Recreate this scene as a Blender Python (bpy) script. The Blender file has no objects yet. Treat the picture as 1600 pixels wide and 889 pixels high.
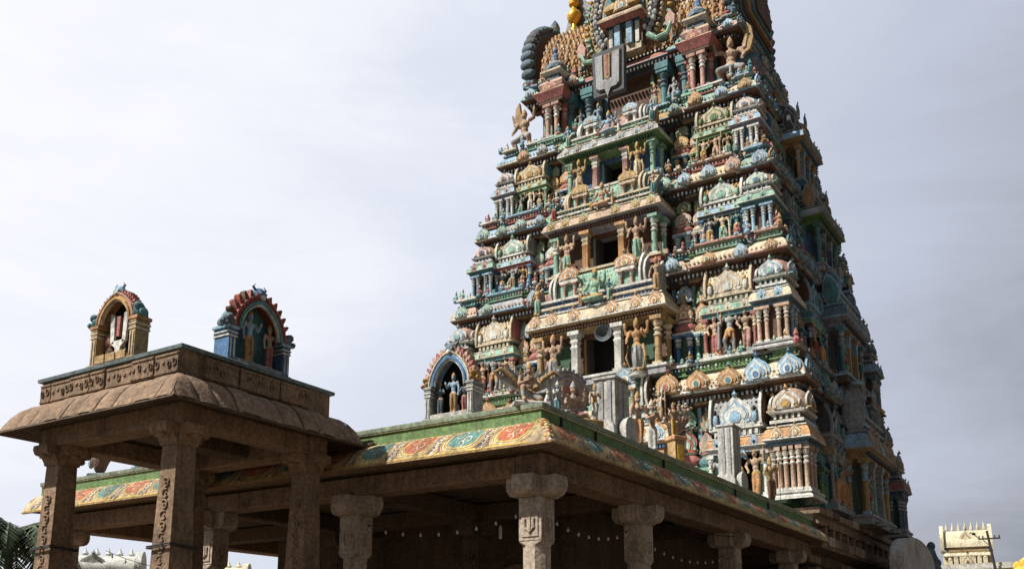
import bpy, math, random
import numpy as np
from mathutils import Matrix, Vector
R = math.radians
random.seed(7)
scene = bpy.context.scene
COL = scene.collection

# ------------------------------------------------------------------ camera
EYE = 1.6
cam_d = bpy.data.cameras.new("camera")
cam = bpy.data.objects.new("camera", cam_d); COL.objects.link(cam)
scene.camera = cam
cam_d.sensor_width = 36.0
cam_d.lens = 1508 / 1600 * 36.0
cam_d.shift_y = (725 - 444.5) / 1600
cam_d.clip_end = 5000
PITCH = math.atan2(300, 1508)
cam.location = (0, 0, EYE)
cam.rotation_euler = (math.pi / 2 + PITCH, 0, R(32.6 - 90))

# ------------------------------------------------------------------ light
SUN_EL, SUN_AZ = 50.0, 36.0            # azimuth measured from -X towards +Y
sd = Vector((-math.cos(R(SUN_AZ)) * math.cos(R(SUN_EL)), math.sin(R(SUN_AZ)) * math.cos(R(SUN_EL)), math.sin(R(SUN_EL))))
sl = bpy.data.lights.new("sun", 'SUN'); sl.energy = 5.0; sl.angle = R(0.6); sl.color = (1.0, 0.945, 0.87)
so = bpy.data.objects.new("sun", sl); COL.objects.link(so)
so.rotation_euler = sd.to_track_quat('Z', 'Y').to_euler()
world = bpy.data.worlds.new("World"); scene.world = world; world.use_nodes = True
wn, wl = world.node_tree.nodes, world.node_tree.links
wn.clear()
wout = wn.new('ShaderNodeOutputWorld'); bg = wn.new('ShaderNodeBackground')
sky = wn.new('ShaderNodeTexSky'); sky.sky_type = 'NISHITA'; sky.sun_disc = False
sky.sun_elevation = R(SUN_EL); sky.sun_rotation = math.atan2(sd.x, sd.y)
sky.dust_density = 3.0; sky.air_density = 1.2
bg.inputs['Strength'].default_value = 0.073
tc = wn.new('ShaderNodeTexCoord')
mp = wn.new('ShaderNodeMapping'); mp.inputs['Scale'].default_value = (1.0, 1.0, 3.2); mp.inputs['Rotation'].default_value = (R(24), R(18), R(10))
nz = wn.new('ShaderNodeTexNoise'); nz.inputs['Scale'].default_value = 2.2; nz.inputs['Detail'].default_value = 9; nz.inputs['Roughness'].default_value = .62; nz.inputs['Distortion'].default_value = .35
wl.new(tc.outputs['Generated'], mp.inputs['Vector']); wl.new(mp.outputs['Vector'], nz.inputs['Vector'])
# high thin cloud: thick and bright high in the north, thin and grey to the south-east
dotn = wn.new('ShaderNodeVectorMath'); dotn.operation = 'DOT_PRODUCT'
wl.new(tc.outputs['Generated'], dotn.inputs[0]); dotn.inputs[1].default_value = Vector((.12, .84, .53)).normalized()
nzc = wn.new('ShaderNodeMath'); nzc.operation = 'MULTIPLY_ADD'; nzc.inputs[1].default_value = .40; nzc.inputs[2].default_value = -.20
wl.new(nz.outputs['Fac'], nzc.inputs[0])
add = wn.new('ShaderNodeMath'); add.operation = 'ADD'
wl.new(nzc.outputs[0], add.inputs[0]); wl.new(dotn.outputs['Value'], add.inputs[1])
cr = wn.new('ShaderNodeValToRGB')
e = cr.color_ramp.elements
e[0].position = 0.0; e[0].color = (1.4, 1.55, 1.8, 1)
e[1].position = 1.0; e[1].color = (9.4, 9.5, 9.9, 1)
for p_, c_ in ((.20, (2.8, 3.0, 3.4)), (.30, (4.05, 4.25, 4.95)), (.42, (4.95, 5.3, 6.35)), (.62, (6.1, 6.5, 7.5)), (.78, (7.1, 7.45, 8.4)), (.86, (8.3, 8.45, 9.1))):
    m_ = e.new(p_); m_.color = (*c_, 1)
wl.new(add.outputs[0], cr.inputs['Fac'])
mixs = wn.new('ShaderNodeMix'); mixs.data_type = 'RGBA'; mixs.inputs['Factor'].default_value = 0.95
wl.new(sky.outputs['Color'], mixs.inputs['A']); wl.new(cr.outputs['Color'], mixs.inputs['B'])
wl.new(mixs.outputs['Result'], bg.inputs['Color']); wl.new(bg.outputs['Background'], wout.inputs['Surface'])
vs = scene.view_settings
vs.view_transform = 'Standard'; vs.look = 'None'; vs.gamma = 1; vs.exposure = 0.60; vs.use_curve_mapping = False

# ------------------------------------------------------------------ materials
PAL = dict(cream=(.64, .54, .37), white=(.66, .66, .60), mint=(.28, .48, .36), green=(.15, .27, .11), dkgreen=(.06, .14, .08),
           sky=(.30, .47, .60), blue=(.08, .19, .36), teal=(.10, .26, .28), pink=(.52, .31, .25), rose=(.42, .15, .13),
           orange=(.56, .30, .13), ochre=(.44, .29, .13), red=(.36, .08, .05), brown=(.14, .075, .045), grey=(.36, .37, .37),
           dkgrey=(.09, .10, .11), skin=(.46, .32, .22), gold=(.54, .33, .09), lilac=(.32, .31, .40), black=(.012, .011, .010),
           peach=(.56, .39, .28), slate=(.12, .18, .22))
MATS = {}
def nodes_of(name):
    m = bpy.data.materials.new(name); m.use_nodes = True
    nt = m.node_tree; b = nt.nodes['Principled BSDF']
    return m, nt, b
def paint(name, rgb, rough=.75, dirt=.45, scale=1.6, bump=.25, dirtcol=(.06, .05, .038)):
    """weathered paint: mottling, rain streaks and chips, all fixed to the surface"""
    if name in MATS: return MATS[name]
    m, nt, b = nodes_of(name); N, L = nt.nodes, nt.links
    tcn = N.new('ShaderNodeTexCoord'); geo = N.new('ShaderNodeNewGeometry')
    n1 = N.new('ShaderNodeTexNoise'); n1.inputs['Scale'].default_value = scale; n1.inputs['Detail'].default_value = 8; n1.inputs['Roughness'].default_value = .65
    L.new(geo.outputs['Position'], n1.inputs['Vector'])
    mpn = N.new('ShaderNodeMapping'); mpn.inputs['Scale'].default_value = (5, 5, .6); L.new(geo.outputs['Position'], mpn.inputs['Vector'])
    n2 = N.new('ShaderNodeTexNoise'); n2.inputs['Scale'].default_value = 1.3; n2.inputs['Detail'].default_value = 6; n2.inputs['Roughness'].default_value = .7
    L.new(mpn.outputs['Vector'], n2.inputs['Vector'])
    mul = N.new('ShaderNodeMath'); mul.operation = 'MULTIPLY'; L.new(n1.outputs['Fac'], mul.inputs[0]); L.new(n2.outputs['Fac'], mul.inputs[1])
    mr = N.new('ShaderNodeMapRange'); mr.inputs['From Min'].default_value = .19; mr.inputs['From Max'].default_value = .36; mr.inputs['To Max'].default_value = dirt
    L.new(mul.outputs[0], mr.inputs['Value'])
    mx = N.new('ShaderNodeMix'); mx.data_type = 'RGBA'; mx.inputs['A'].default_value = (*rgb, 1); mx.inputs['B'].default_value = (*[d * .6 + c * .25 for d, c in zip(dirtcol, rgb)], 1)
    L.new(mr.outputs['Result'], mx.inputs['Factor'])
    n3 = N.new('ShaderNodeTexNoise'); n3.inputs['Scale'].default_value = 14; n3.inputs['Detail'].default_value = 5
    L.new(geo.outputs['Position'], n3.inputs['Vector'])
    mr3 = N.new('ShaderNodeMapRange'); mr3.inputs['From Min'].default_value = .3; mr3.inputs['From Max'].default_value = .7
    mr3.inputs['To Min'].default_value = .60; mr3.inputs['To Max'].default_value = 1.22; L.new(n3.outputs['Fac'], mr3.inputs['Value'])
    mm = N.new('ShaderNodeMix'); mm.data_type = 'RGBA'; mm.blend_type = 'MULTIPLY'; mm.inputs['Factor'].default_value = 1
    L.new(mx.outputs['Result'], mm.inputs['A']); L.new(mr3.outputs['Result'], mm.inputs['B'])
    L.new(mm.outputs['Result'], b.inputs['Base Color'])
    b.inputs['Roughness'].default_value = rough; b.inputs['Specular IOR Level'].default_value = .25
    if bump:
        bp = N.new('ShaderNodeBump'); bp.inputs['Strength'].default_value = bump; bp.inputs['Distance'].default_value = .03
        L.new(n3.outputs['Fac'], bp.inputs['Height']); L.new(bp.outputs['Normal'], b.inputs['Normal'])
    MATS[name] = m; return m
for k, c in PAL.items():
    lum = sum(c) / 3; c = tuple(max(.005, (q + (lum - q) * .04) * .88) for q in c)
    paint(k, c, dirt=.0 if k == 'black' else .72)
MATS['metal_gold'] = paint('metal_gold', (.75, .40, .05), rough=.35, dirt=.3); MATS['metal_gold'].node_tree.nodes['Principled BSDF'].inputs['Metallic'].default_value = .6
paint('stone', (.25, .168, .108), rough=.9, dirt=.75, scale=1.2, bump=.6, dirtcol=(.05, .04, .03))
paint('stone_pale', (.42, .345, .27), rough=.9, dirt=.6, scale=2.0, bump=.5, dirtcol=(.08, .06, .04))
paint('stone_dark', (.11, .078, .052), rough=.95, dirt=.8, scale=1.4, bump=.7, dirtcol=(.04, .035, .03))
paint('plaster', (.47, .46, .42), rough=.9, dirt=.7, scale=1.1, bump=.3)
paint('fascia_green', (.14, .235, .085), rough=.7, dirt=.5, scale=1.3, bump=.3)
paint('lip_green', (.26, .31, .22), rough=.7, dirt=.7)
paint('lip_blue', (.13, .18, .19), rough=.7, dirt=.7)
paint('ivory', (.66, .60, .42), rough=.8, dirt=.7, scale=.5)
paint('golden_paint', (.70, .42, .06), rough=.6, dirt=.5, scale=.4)
paint('earth', (.13, .10, .07), rough=.95, dirt=.5, scale=.3)
paint('iron', (.03, .028, .026), rough=.6, dirt=0)
paint('leaf', (.045, .075, .03), rough=.55, dirt=.5, scale=3)
paint('bark', (.13, .10, .07), rough=.9, dirt=.6)
for nme, c_ in (('art_red', (.44, .12, .05)), ('art_teal', (.09, .22, .20)), ('art_yellow', (.60, .42, .12)), ('art_cream', (.62, .54, .36)), ('art_plum', (.22, .12, .15)), ('art_pink', (.58, .30, .20)), ('art_grey', (.34, .40, .40))): paint(nme, c_, dirt=.92, scale=2.4, dirtcol=(.05, .045, .03))
def mk_glass():
    m, nt, b = nodes_of('bulb_glass'); b.inputs['Base Color'].default_value = (.42, .42, .40, 1); b.inputs['Roughness'].default_value = .12
    MATS['bulb_glass'] = m
mk_glass()
def mk_scales():
    """tile scales of the barrel roof"""
    m, nt, b = nodes_of('roof_scales'); N, L = nt.nodes, nt.links
    geo = N.new('ShaderNodeNewGeometry'); mpn = N.new('ShaderNodeMapping'); mpn.inputs['Scale'].default_value = (2.6, 4.0, 3.2)
    L.new(geo.outputs['Position'], mpn.inputs['Vector'])
    v = N.new('ShaderNodeTexVoronoi'); v.inputs['Scale'].default_value = 1.4; L.new(mpn.outputs['Vector'], v.inputs['Vector'])
    c = N.new('ShaderNodeValToRGB'); L.new(v.outputs['Distance'], c.inputs['Fac'])
    c.color_ramp.elements[0].color = (.66, .42, .13, 1); c.color_ramp.elements[1].color = (.12, .06, .035, 1); c.color_ramp.elements[1].position = .62
    n = N.new('ShaderNodeTexNoise'); n.inputs['Scale'].default_value = 1.2; n.inputs['Detail'].default_value = 6; L.new(geo.outputs['Position'], n.inputs['Vector'])
    mx = N.new('ShaderNodeMix'); mx.data_type = 'RGBA'; L.new(n.outputs['Fac'], mx.inputs['Factor']); L.new(c.outputs['Color'], mx.inputs['A']); mx.inputs['B'].default_value = (.30, .15, .08, 1)
    L.new(mx.outputs['Result'], b.inputs['Base Color']); b.inputs['Roughness'].default_value = .8
    bp = N.new('ShaderNodeBump'); bp.inputs['Strength'].default_value = .8; bp.inputs['Distance'].default_value = .08; bp.invert = True
    L.new(v.outputs['Distance'], bp.inputs['Height']); L.new(bp.outputs['Normal'], b.inputs['Normal'])
    MATS['roof_scales'] = m
mk_scales()
def mk_art():
    """painted scrolls of the hall eave, in the UV space of the eave"""
    m, nt, b = nodes_of('painted_scrolls'); N, L = nt.nodes, nt.links
    def mth(op, a, c=None, d=None):
        n = N.new('ShaderNodeMath'); n.operation = op
        for i, x in enumerate((a, c, d)):
            if x is None: continue
            if isinstance(x, (int, float)): n.inputs[i].default_value = x
            else: L.new(x, n.inputs[i])
        return n.outputs[0]
    def mix(f, a, c):
        n = N.new('ShaderNodeMix'); n.data_type = 'RGBA'
        if isinstance(f, (int, float)): n.inputs['Factor'].default_value = f
        else: L.new(f, n.inputs['Factor'])
        for s, x in (('A', a), ('B', c)):
            if isinstance(x, tuple): n.inputs[s].default_value = (*x, 1)
            else: L.new(x, n.inputs[s])
        return n.outputs['Result']
    t = N.new('ShaderNodeTexCoord'); sx = N.new('ShaderNodeSeparateXYZ'); L.new(t.outputs['UV'], sx.inputs['Vector'])
    nd = N.new('ShaderNodeTexNoise'); nd.inputs['Scale'].default_value = 3.4; nd.inputs['Detail'].default_value = 3; L.new(t.outputs['UV'], nd.inputs['Vector'])
    u = mth('ADD', sx.outputs['X'], mth('MULTIPLY', mth('SUBTRACT', nd.outputs['Fac'], .5), .22)); v = sx.outputs['Y']
    cell = mth('DIVIDE', u, 1.12)
    fu = mth('FRACT', cell); idx = mth('FLOORED_MODULO', mth('FLOOR', cell), 2.0)
    lean = mth('ADD', fu, mth('MULTIPLY', mth('SUBTRACT', v, .5), .22))
    # rounded panels alternately red and teal, each with a curling leaf; cream and plum scrolls between
    dx = mth('ABSOLUTE', mth('MULTIPLY', mth('SUBTRACT', lean, .44), 2.5)); dy = mth('ABSOLUTE', mth('MULTIPLY', mth('SUBTRACT', v, .47), 1.5))
    dist = mth('POWER', mth('ADD', mth('POWER', dx, 3.0), mth('POWER', dy, 3.0)), .3333)
    dist = mth('ADD', dist, mth('MULTIPLY', mth('SUBTRACT', nd.outputs['Fac'], .5), .30))
    n2 = N.new('ShaderNodeTexNoise'); n2.inputs['Scale'].default_value = 6.0; n2.inputs['Detail'].default_value = 1.5; n2.inputs['Distortion'].default_value = .8; L.new(t.outputs['UV'], n2.inputs['Vector'])
    leaf = mth('SINE', mth('ADD', mth('MULTIPLY', n2.outputs['Fac'], 34.0), mth('MULTIPLY', dist, 6.0)))
    base = mix(idx, (.48, .11, .045), (.085, .21, .20))
    inner = mth('LESS_THAN', dist, .60)
    lcol = mix(idx, (.66, .34, .24), (.40, .50, .50))
    c0 = mix(mth('GREATER_THAN', leaf, .62), base, lcol)
    scroll = mix(mth('GREATER_THAN', leaf, .15), (.66, .44, .14), (.24, .13, .17))
    scroll = mix(mth('GREATER_THAN', mth('ABSOLUTE', leaf), .80), scroll, (.70, .60, .38))
    band = mth('MULTIPLY', mth('GREATER_THAN', dist, .60), mth('LESS_THAN', dist, .76))
    c1 = scroll
    c2 = mix(0.0, c1, mix(mth('GREATER_THAN', mth('FRACT', mth('MULTIPLY', mth('ADD', u, v), 9.0)), .5), (.70, .50, .16), (.70, .62, .42)))
    edge = mth('GREATER_THAN', v, .93)
    c3 = mix(edge, c2, (.72, .66, .5))
    # damp grime with its own shape, heavier near the drip edge and where the other roof drips on it
    geo = N.new('ShaderNodeNewGeometry')
    g = N.new('ShaderNodeTexNoise'); g.inputs['Scale'].default_value = 1.7; g.inputs['Detail'].default_value = 7; g.inputs['Roughness'].default_value = .7
    L.new(geo.outputs['Position'], g.inputs['Vector'])
    gr = N.new('ShaderNodeMapRange'); gr.inputs['From Min'].default_value = .40; gr.inputs['From Max'].default_value = .66; gr.inputs['To Max'].default_value = .93
    L.new(mth('SUBTRACT', g.outputs['Fac'], mth('MULTIPLY', v, .06)), gr.inputs['Value'])
    ms = N.new('ShaderNodeMapping'); ms.inputs['Scale'].default_value = (7, .9, 1); L.new(t.outputs['UV'], ms.inputs['Vector'])
    st = N.new('ShaderNodeTexNoise'); st.inputs['Scale'].default_value = 1.6; st.inputs['Detail'].default_value = 6; L.new(ms.outputs['Vector'], st.inputs['Vector'])
    sr = N.new('ShaderNodeMapRange'); sr.inputs['From Min'].default_value = .48; sr.inputs['From Max'].default_value = .66; sr.inputs['To Max'].default_value = .8; L.new(st.outputs['Fac'], sr.inputs['Value'])
    c3 = mix(.2, c3, (.30, .22, .13)); c3 = mix(sr.outputs['Result'], c3, (.09, .075, .05)); c4 = mix(gr.outputs['Result'], c3, (.06, .055, .04))
    L.new(c4, b.inputs['Base Color']); b.inputs['Roughness'].default_value = .75; b.inputs['Specular IOR Level'].default_value = .2
    MATS['painted_scrolls'] = m
mk_art()

# ------------------------------------------------------------------ mesh builder
class MB:
    def __init__(s, T=None):
        s.v = []; s.f = []; s.m = []; s.names = []; s.T = T or Matrix.Identity(4); s.uv = {}
    def mi(s, name):
        if name not in s.names: s.names.append(name)
        return s.names.index(name)
    def add(s, vs_, fs, mat):
        o = len(s.v); T = s.T
        s.v.extend([tuple(T @ Vector(p)) for p in vs_])
        flip = T.determinant() < 0
        if isinstance(mat, str):
            k = s.mi(mat); s.m.extend([k] * len(fs))
        else:
            s.m.extend([s.mi(x) for x in mat])
        for f in fs:
            f = [i + o for i in f]
            s.f.append(f[::-1] if flip else f)
    def box(s, x0, x1, y0, y1, z0, z1, mat, bev=0.0):
        if x0 > x1: x0, x1 = x1, x0
        if y0 > y1: y0, y1 = y1, y0
        if bev <= 0:
            v = [(x0, y0, z0), (x1, y0, z0), (x1, y1, z0), (x0, y1, z0), (x0, y0, z1), (x1, y0, z1), (x1, y1, z1), (x0, y1, z1)]
            s.add(v, [(0, 3, 2, 1), (4, 5, 6, 7), (0, 1, 5, 4), (1, 2, 6, 5), (2, 3, 7, 6), (3, 0, 4, 7)], mat)
        else:
            b = min(bev, (x1 - x0) * .45, (y1 - y0) * .45, (z1 - z0) * .45)
            prof = [(-b, z0), (0, z0 + b), (0, z1 - b), (-b, z1)]
            s.sweep([(x0, y0), (x1, y0), (x1, y1), (x0, y1)], prof, mat, caps=True)
    def sweep(s, path, prof, mats, closed=True, caps=False):
        """path: CCW polygon in xy, prof: [(outward offset, z)], swept with mitred corners"""
        n = len(path); P = [Vector(p) for p in path]; offs = []
        for i in range(n):
            a = P[i - 1] if (closed or i > 0) else None; b = P[i]; c = P[(i + 1) % n] if (closed or i < n - 1) else None
            if a is None: a = b - (c - b)
            if c is None: c = b + (b - a)
            d1 = (b - a).normalized(); d2 = (c - b).normalized()
            n1 = Vector((d1.y, -d1.x)); n2 = Vector((d2.y, -d2.x)); mvec = n1 + n2
            k = mvec.dot(n1)
            offs.append(mvec / k if abs(k) > 1e-4 else n1)
        vs_ = []
        for d, z in prof:
            for i in range(n): q = P[i] + offs[i] * d; vs_.append((q.x, q.y, z))
        fs = []; ms = []
        for j in range(len(prof) - 1):
            for i in range(n if closed else n - 1):
                k = (i + 1) % n
                fs.append((j * n + i, j * n + k, (j + 1) * n + k, (j + 1) * n + i))
                ms.append(mats if isinstance(mats, str) else mats[j % len(mats)])
        if caps:
            fs.append(tuple(range(n - 1, -1, -1))); ms.append(ms[0])
            t = (len(prof) - 1) * n; fs.append(tuple(t + i for i in range(n))); ms.append(ms[-1])
        s.add(vs_, fs, ms)
    def lathe(s, prof, n, c=(0, 0, 0), mats='grey', sx=1, sy=1, rot=0):
        vs_ = []
        for r, z in prof:
            for i in range(n):
                a = rot + 2 * math.pi * i / n; vs_.append((c[0] + r * sx * math.cos(a), c[1] + r * sy * math.sin(a), c[2] + z))
        fs = []; ms = []
        for j in range(len(prof) - 1):
            for i in range(n):
                k = (i + 1) % n; fs.append((j * n + i, j * n + k, (j + 1) * n + k, (j + 1) * n + i))
                ms.append(mats if isinstance(mats, str) else mats[j % len(mats)])
        if prof[0][0] > 1e-4: fs.append(tuple(range(n - 1, -1, -1))); ms.append(ms[0])
        if prof[-1][0] > 1e-4: t = (len(prof) - 1) * n; fs.append(tuple(t + i for i in range(n))); ms.append(ms[-1])
        s.add(vs_, fs, ms)
    def prism(s, poly, y0, y1, mat, axis='y'):
        """polygon (a,z) counter-clockwise seen from -y, extruded from y0 (front) to y1; axis 'x' puts it in the yz plane"""
        n = len(poly)
        if axis == 'y': v = [(a, y0, z) for a, z in poly] + [(a, y1, z) for a, z in poly]
        else: v = [(y0, -a, z) for a, z in poly] + [(y1, -a, z) for a, z in poly]
        fs = [tuple(range(n)), tuple(range(2 * n - 1, n - 1, -1))]
        for i in range(n):
            k = (i + 1) % n; fs.append((i, i + n, k + n, k))
        s.add(v, fs, mat)
    def tube(s, pts, r, n=6, mat='iron'):
        P = [Vector(p) for p in pts]; vs_ = []
        rr = r if isinstance(r, (list, tuple)) else [r] * len(P)
        for i, p in enumerate(P):
            d = (P[min(i + 1, len(P) - 1)] - P[max(i - 1, 0)]).normalized()
            a = d.cross(Vector((0, 0, 1)));
            if a.length < 1e-3: a = Vector((1, 0, 0))
            a.normalize(); b = d.cross(a)
            for k in range(n):
                t = 2 * math.pi * k / n; q = p + (a * math.cos(t) + b * math.sin(t)) * rr[i]; vs_.append(tuple(q))
        fs = []
        for i in range(len(P) - 1):
            for k in range(n):
                l = (k + 1) % n; fs.append((i * n + k, i * n + l, (i + 1) * n + l, (i + 1) * n + k))
        fs.append(tuple(range(n - 1, -1, -1))); fs.append(tuple((len(P) - 1) * n + k for k in range(n)))
        s.add(vs_, fs, mat)
    def ell(s, c, rx, ry, rz, mat, n=10, m=6):
        s.lathe([(math.sin(math.pi * j / m) if 0 < j < m else 0.0, -math.cos(math.pi * j / m) * rz) for j in range(m + 1)], n, c, mat, rx, ry)
    def build(s, name, parent=None, smooth=True):
        me = bpy.data.meshes.new(name); me.from_pydata(s.v, [], s.f)
        for nme in s.names: me.materials.append(MATS[nme])
        me.polygons.foreach_set('material_index', s.m)
        if smooth:
            me.polygons.foreach_set('use_smooth', [True] * len(s.f)); me.set_sharp_from_angle(angle=R(38))
        me.validate(); me.update()
        o = bpy.data.objects.new(name, me); COL.objects.link(o)
        if parent: o.parent = parent
        return o
def tagit(o, label=None, cat=None, group=None, kind=None):
    if label: o['label'] = label
    if cat: o['category'] = cat
    if group: o['group'] = group
    if kind: o['kind'] = kind
    return o
def empty(name, loc, label, cat, group=None, rz=0):
    o = bpy.data.objects.new(name, None); COL.objects.link(o); o.location = loc; o.rotation_euler = (0, 0, rz)
    o.empty_display_size = .2
    return tagit(o, label, cat, group)
def arc(cx, cz, rx, rz, a0, a1, n):
    return [(cx + rx * math.cos(R(a0 + (a1 - a0) * i / n)), cz + rz * math.sin(R(a0 + (a1 - a0) * i / n))) for i in range(n + 1)]
def place(o, parent, loc, rz=0.0, sc=1.0):
    """parent-space placement (parents here all sit at the origin unrotated)"""
    o.parent = parent; o.location = loc; o.rotation_euler = (0, 0, rz); o.scale = (sc, sc, sc) if isinstance(sc, (int, float)) else sc
    return o

# ------------------------------------------------------------------ statues
def tap(mb, a, b, r0, r1):
    A, B = Vector(a), Vector(b); mb.tube([A, B], [r0, r1], 10, 'skin'); mb.ell(A, r0, r0, r0, 'skin', 10, 6); mb.ell(B, r1, r1, r1, 'skin', 10, 6)
def limb(mb, pts, rs):
    for i in range(len(pts) - 1): tap(mb, pts[i], pts[i + 1], rs[i], rs[i + 1])
def figure(pose):
    """one continuous stucco figure of height 1, facing -y; returns a mesh with 3 material zones"""
    mb = MB(); seat = pose in ('seated', 'rider'); sq = pose == 'squat'; kn = pose == 'kneel'
    dz = -.36 if seat else (-.30 if kn else (-.14 if sq else 0))
    hip = .02 if pose in ('tribhanga', 'lady') else 0
    wd = 1.25 if sq or kn else 1.0
    z = lambda t: t + dz
    mb.ell((hip, 0, z(.49)), .085 * wd, .065 * wd, .065, 'skin'); mb.ell((hip * .5, 0, z(.59)), .062 * wd, .05 * wd, .075, 'skin')
    mb.ell((0, 0, z(.70)), .092 * wd, .062 * wd, .085, 'skin')
    if pose == 'lady':
        for sg in (-1, 1): mb.ell((.042 * sg, -.045, z(.70)), .036, .034, .036, 'skin')
    tap(mb, (0, 0, z(.77)), (0, 0, z(.82)), .034, .032)
    mb.ell((0, -.006, z(.865)), .046, .050, .058, 'skin', 12, 8)
    mb.ell((0, -.055, z(.86)), .009, .014, .016, 'skin')
    mb.ell((0, -.046, z(.835)), .018, .012, .007, 'skin')
    for sg in (-1, 1):
        mb.ell((.048 * sg, 0, z(.855)), .012, .014, .026, 'skin'); mb.ell((.018 * sg, -.047, z(.876)), .010, .008, .007, 'skin')
    # tall crown
    mb.lathe([(.055, .895), (.060, .91), (.048, .925), (.052, .94), (.040, .955), (.042, .965), (.026, .985), (.028, .993), (.012, 1.01), (0.0, 1.045)], 10, (0, 0, dz), 'skin')
    # arms
    def arms(sg, el, ha, r=(.036, .029, .022)):
        sh = (.112 * sg * wd, 0, z(.755)); el = (el[0] * sg, el[1], z(el[2])); ha = (ha[0] * sg, ha[1], z(ha[2]))
        limb(mb, [sh, el, ha], r); mb.ell(ha, .026, .020, .032, 'skin')
        H = Vector(ha)
        up = 1 if ha[2] > el[2] else -1
        for q in range(4):
            x = (q - 1.5) * .011; l = .040 - abs(q - 1.4) * .006
            tap(mb, H + Vector((x, -.006, .02 * up)), H + Vector((x * 1.2, -.016, (.02 + l) * up)), .0085, .007)
        tap(mb, H + Vector((-.02 * sg, -.006, 0)), H + Vector((-.036 * sg, -.018, .02 * up)), .009, .007)
    if pose == 'guard':
        arms(-1, (.185, -.03, .63), (.205, -.10, .52)); arms(1, (.19, -.04, .64), (.15, -.13, .70))
        arms(-1, (.20, .01, .74), (.225, -.03, .885)); arms(1, (.20, .01, .74), (.225, -.03, .885))
        mb.tube([(-.20, -.10, .62), (-.215, -.10, .06)], [.022, .042], 8, 'skin')
        for sg in (-1, 1): mb.ell((.225 * sg, -.03, .945), .034, .018, .038, 'skin')
    elif pose == 'four':
        arms(-1, (.17, -.02, .63), (.15, -.12, .56)); arms(1, (.165, -.03, .64), (.14, -.13, .71))
        arms(-1, (.19, .01, .72), (.215, -.02, .84)); arms(1, (.19, .01, .72), (.215, -.02, .84))
        for sg in (-1, 1): mb.ell((.215 * sg, -.02, .90), .034, .018, .038, 'skin')
        mb.tube([(-.13, -.08, .50), (-.17, -.10, .25), (-.10, -.10, .05)], [.016, .020, .012], 6, 'skin'); mb.tube([(.12, .0, .52), (.16, -.03, .28), (.12, -.03, .06)], [.02, .03, .02], 6, 'skin')
        mb.lathe([(0, -.03), (.115, -.02), (.13, .0), (.115, .02), (0, .03)], 12, (0, 0, .05), 'skin', 1, .8)
    elif pose == 'deity':
        arms(-1, (.165, -.02, .63), (.185, -.06, .47)); arms(1, (.165, -.03, .64), (.14, -.13, .71))
    elif pose == 'tribhanga':
        arms(-1, (.18, -.02, .64), (.10, -.09, .53)); arms(1, (.18, .0, .70), (.20, -.05, .87))
        mb.tube([(.21, -.06, 1.0), (.20, -.06, .10)], .010, 6, 'skin')
    elif pose == 'lady':
        arms(-1, (.155, -.01, .63), (.165, -.04, .48)); arms(1, (.16, -.03, .65), (.09, -.11, .70))
    elif pose == 'anjali':
        arms(-1, (.145, -.06, .63), (.022, -.12, .70)); arms(1, (.145, -.06, .63), (.022, -.12, .70))
    elif pose == 'kneel':
        arms(-1, (.18, -.06, .62), (.028, -.15, .68)); arms(1, (.18, -.06, .62), (.028, -.15, .68))
    elif seat:
        arms(-1, (.165, -.03, .63), (.17, -.12, .56)); arms(1, (.165, -.03, .64), (.15, -.12, .71))
        arms(-1, (.19, .01, .74), (.215, -.03, .86)); arms(1, (.19, .01, .74), (.215, -.03, .86))
    elif sq:
        arms(-1, (.23, .0, .76), (.27, -.02, .90), (.042, .036, .028)); arms(1, (.23, -.02, .66), (.20, -.10, .56), (.042, .036, .028))
        arms(1, (.24, .0, .78), (.27, -.02, .92), (.036, .030, .024))
    # legs
    for sg in (-1, 1):
        hp = (hip + .048 * sg, 0, z(.46))
        if seat:
            limb(mb, [hp, (.17 * sg, -.10, .07), (.03 * sg, -.17, .04)], (.058, .045, .030)); mb.ell((.0, -.18, .03), .04, .03, .02, 'skin')
        elif kn:
            if sg < 0: limb(mb, [hp, (-.13, -.16, .24), (-.12, -.17, .04), (-.13, -.25, .02)], (.072, .055, .036, .026))
            else: limb(mb, [hp, (.17, -.13, .06), (.13, .10, .05), (.13, .17, .02)], (.072, .055, .036, .026))
        elif sq:
            limb(mb, [hp, (.19 * sg, -.10, .24), (.15 * sg, -.02, .04), (.20 * sg, -.09, .02)], (.068, .054, .036, .026))
        elif pose == 'guard':
            if sg < 0: limb(mb, [hp, (-.11, -.06, .26), (-.07, -.01, .04), (-.11, -.09, .02)], (.055, .043, .030, .022))
            else: limb(mb, [hp, (.07, -.02, .25), (.075, .0, .04), (.10, -.09, .02)], (.055, .043, .030, .022))
        elif pose == 'tribhanga':
            limb(mb, [hp, (.05 * sg + .02, -.03 * (sg > 0), .25), (.04 * sg, 0, .04), (.05 * sg, -.08, .02)], (.055, .043, .030, .022))
        else:
            limb(mb, [hp, (.05 * sg, -.01, .25), (.045 * sg, 0, .04), (.05 * sg, -.08, .02)], (.055, .043, .030, .022))
    if pose in ('deity', 'anjali', 'lady', 'four'):   # long dhoti / sari
        mb.lathe([(.088, .50), (.10, .42), (.088, .26), (.080, .12), (.092, .055), (.085, .05)], 14, (hip * .5, 0, 0), 'skin', 1, .72)
        mb.tube([(0, -.075, .48), (0, -.082, .30), (.01, -.078, .10)], [.018, .026, .020], 6, 'skin')
    if sq or pose == 'guard':
        mb.ell((hip, -.01, z(.455)), .105 * wd, .075 * wd, .05, 'skin'); mb.tube([(0, -.07, z(.46)), (0, -.085, z(.33))], [.03, .022], 6, 'skin')
    if pose == 'rider': pass
    me = bpy.data.meshes.new('fig_' + pose); me.from_pydata(mb.v, [], mb.f)
    ob = bpy.data.objects.new('fig_tmp', me); COL.objects.link(ob)
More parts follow.
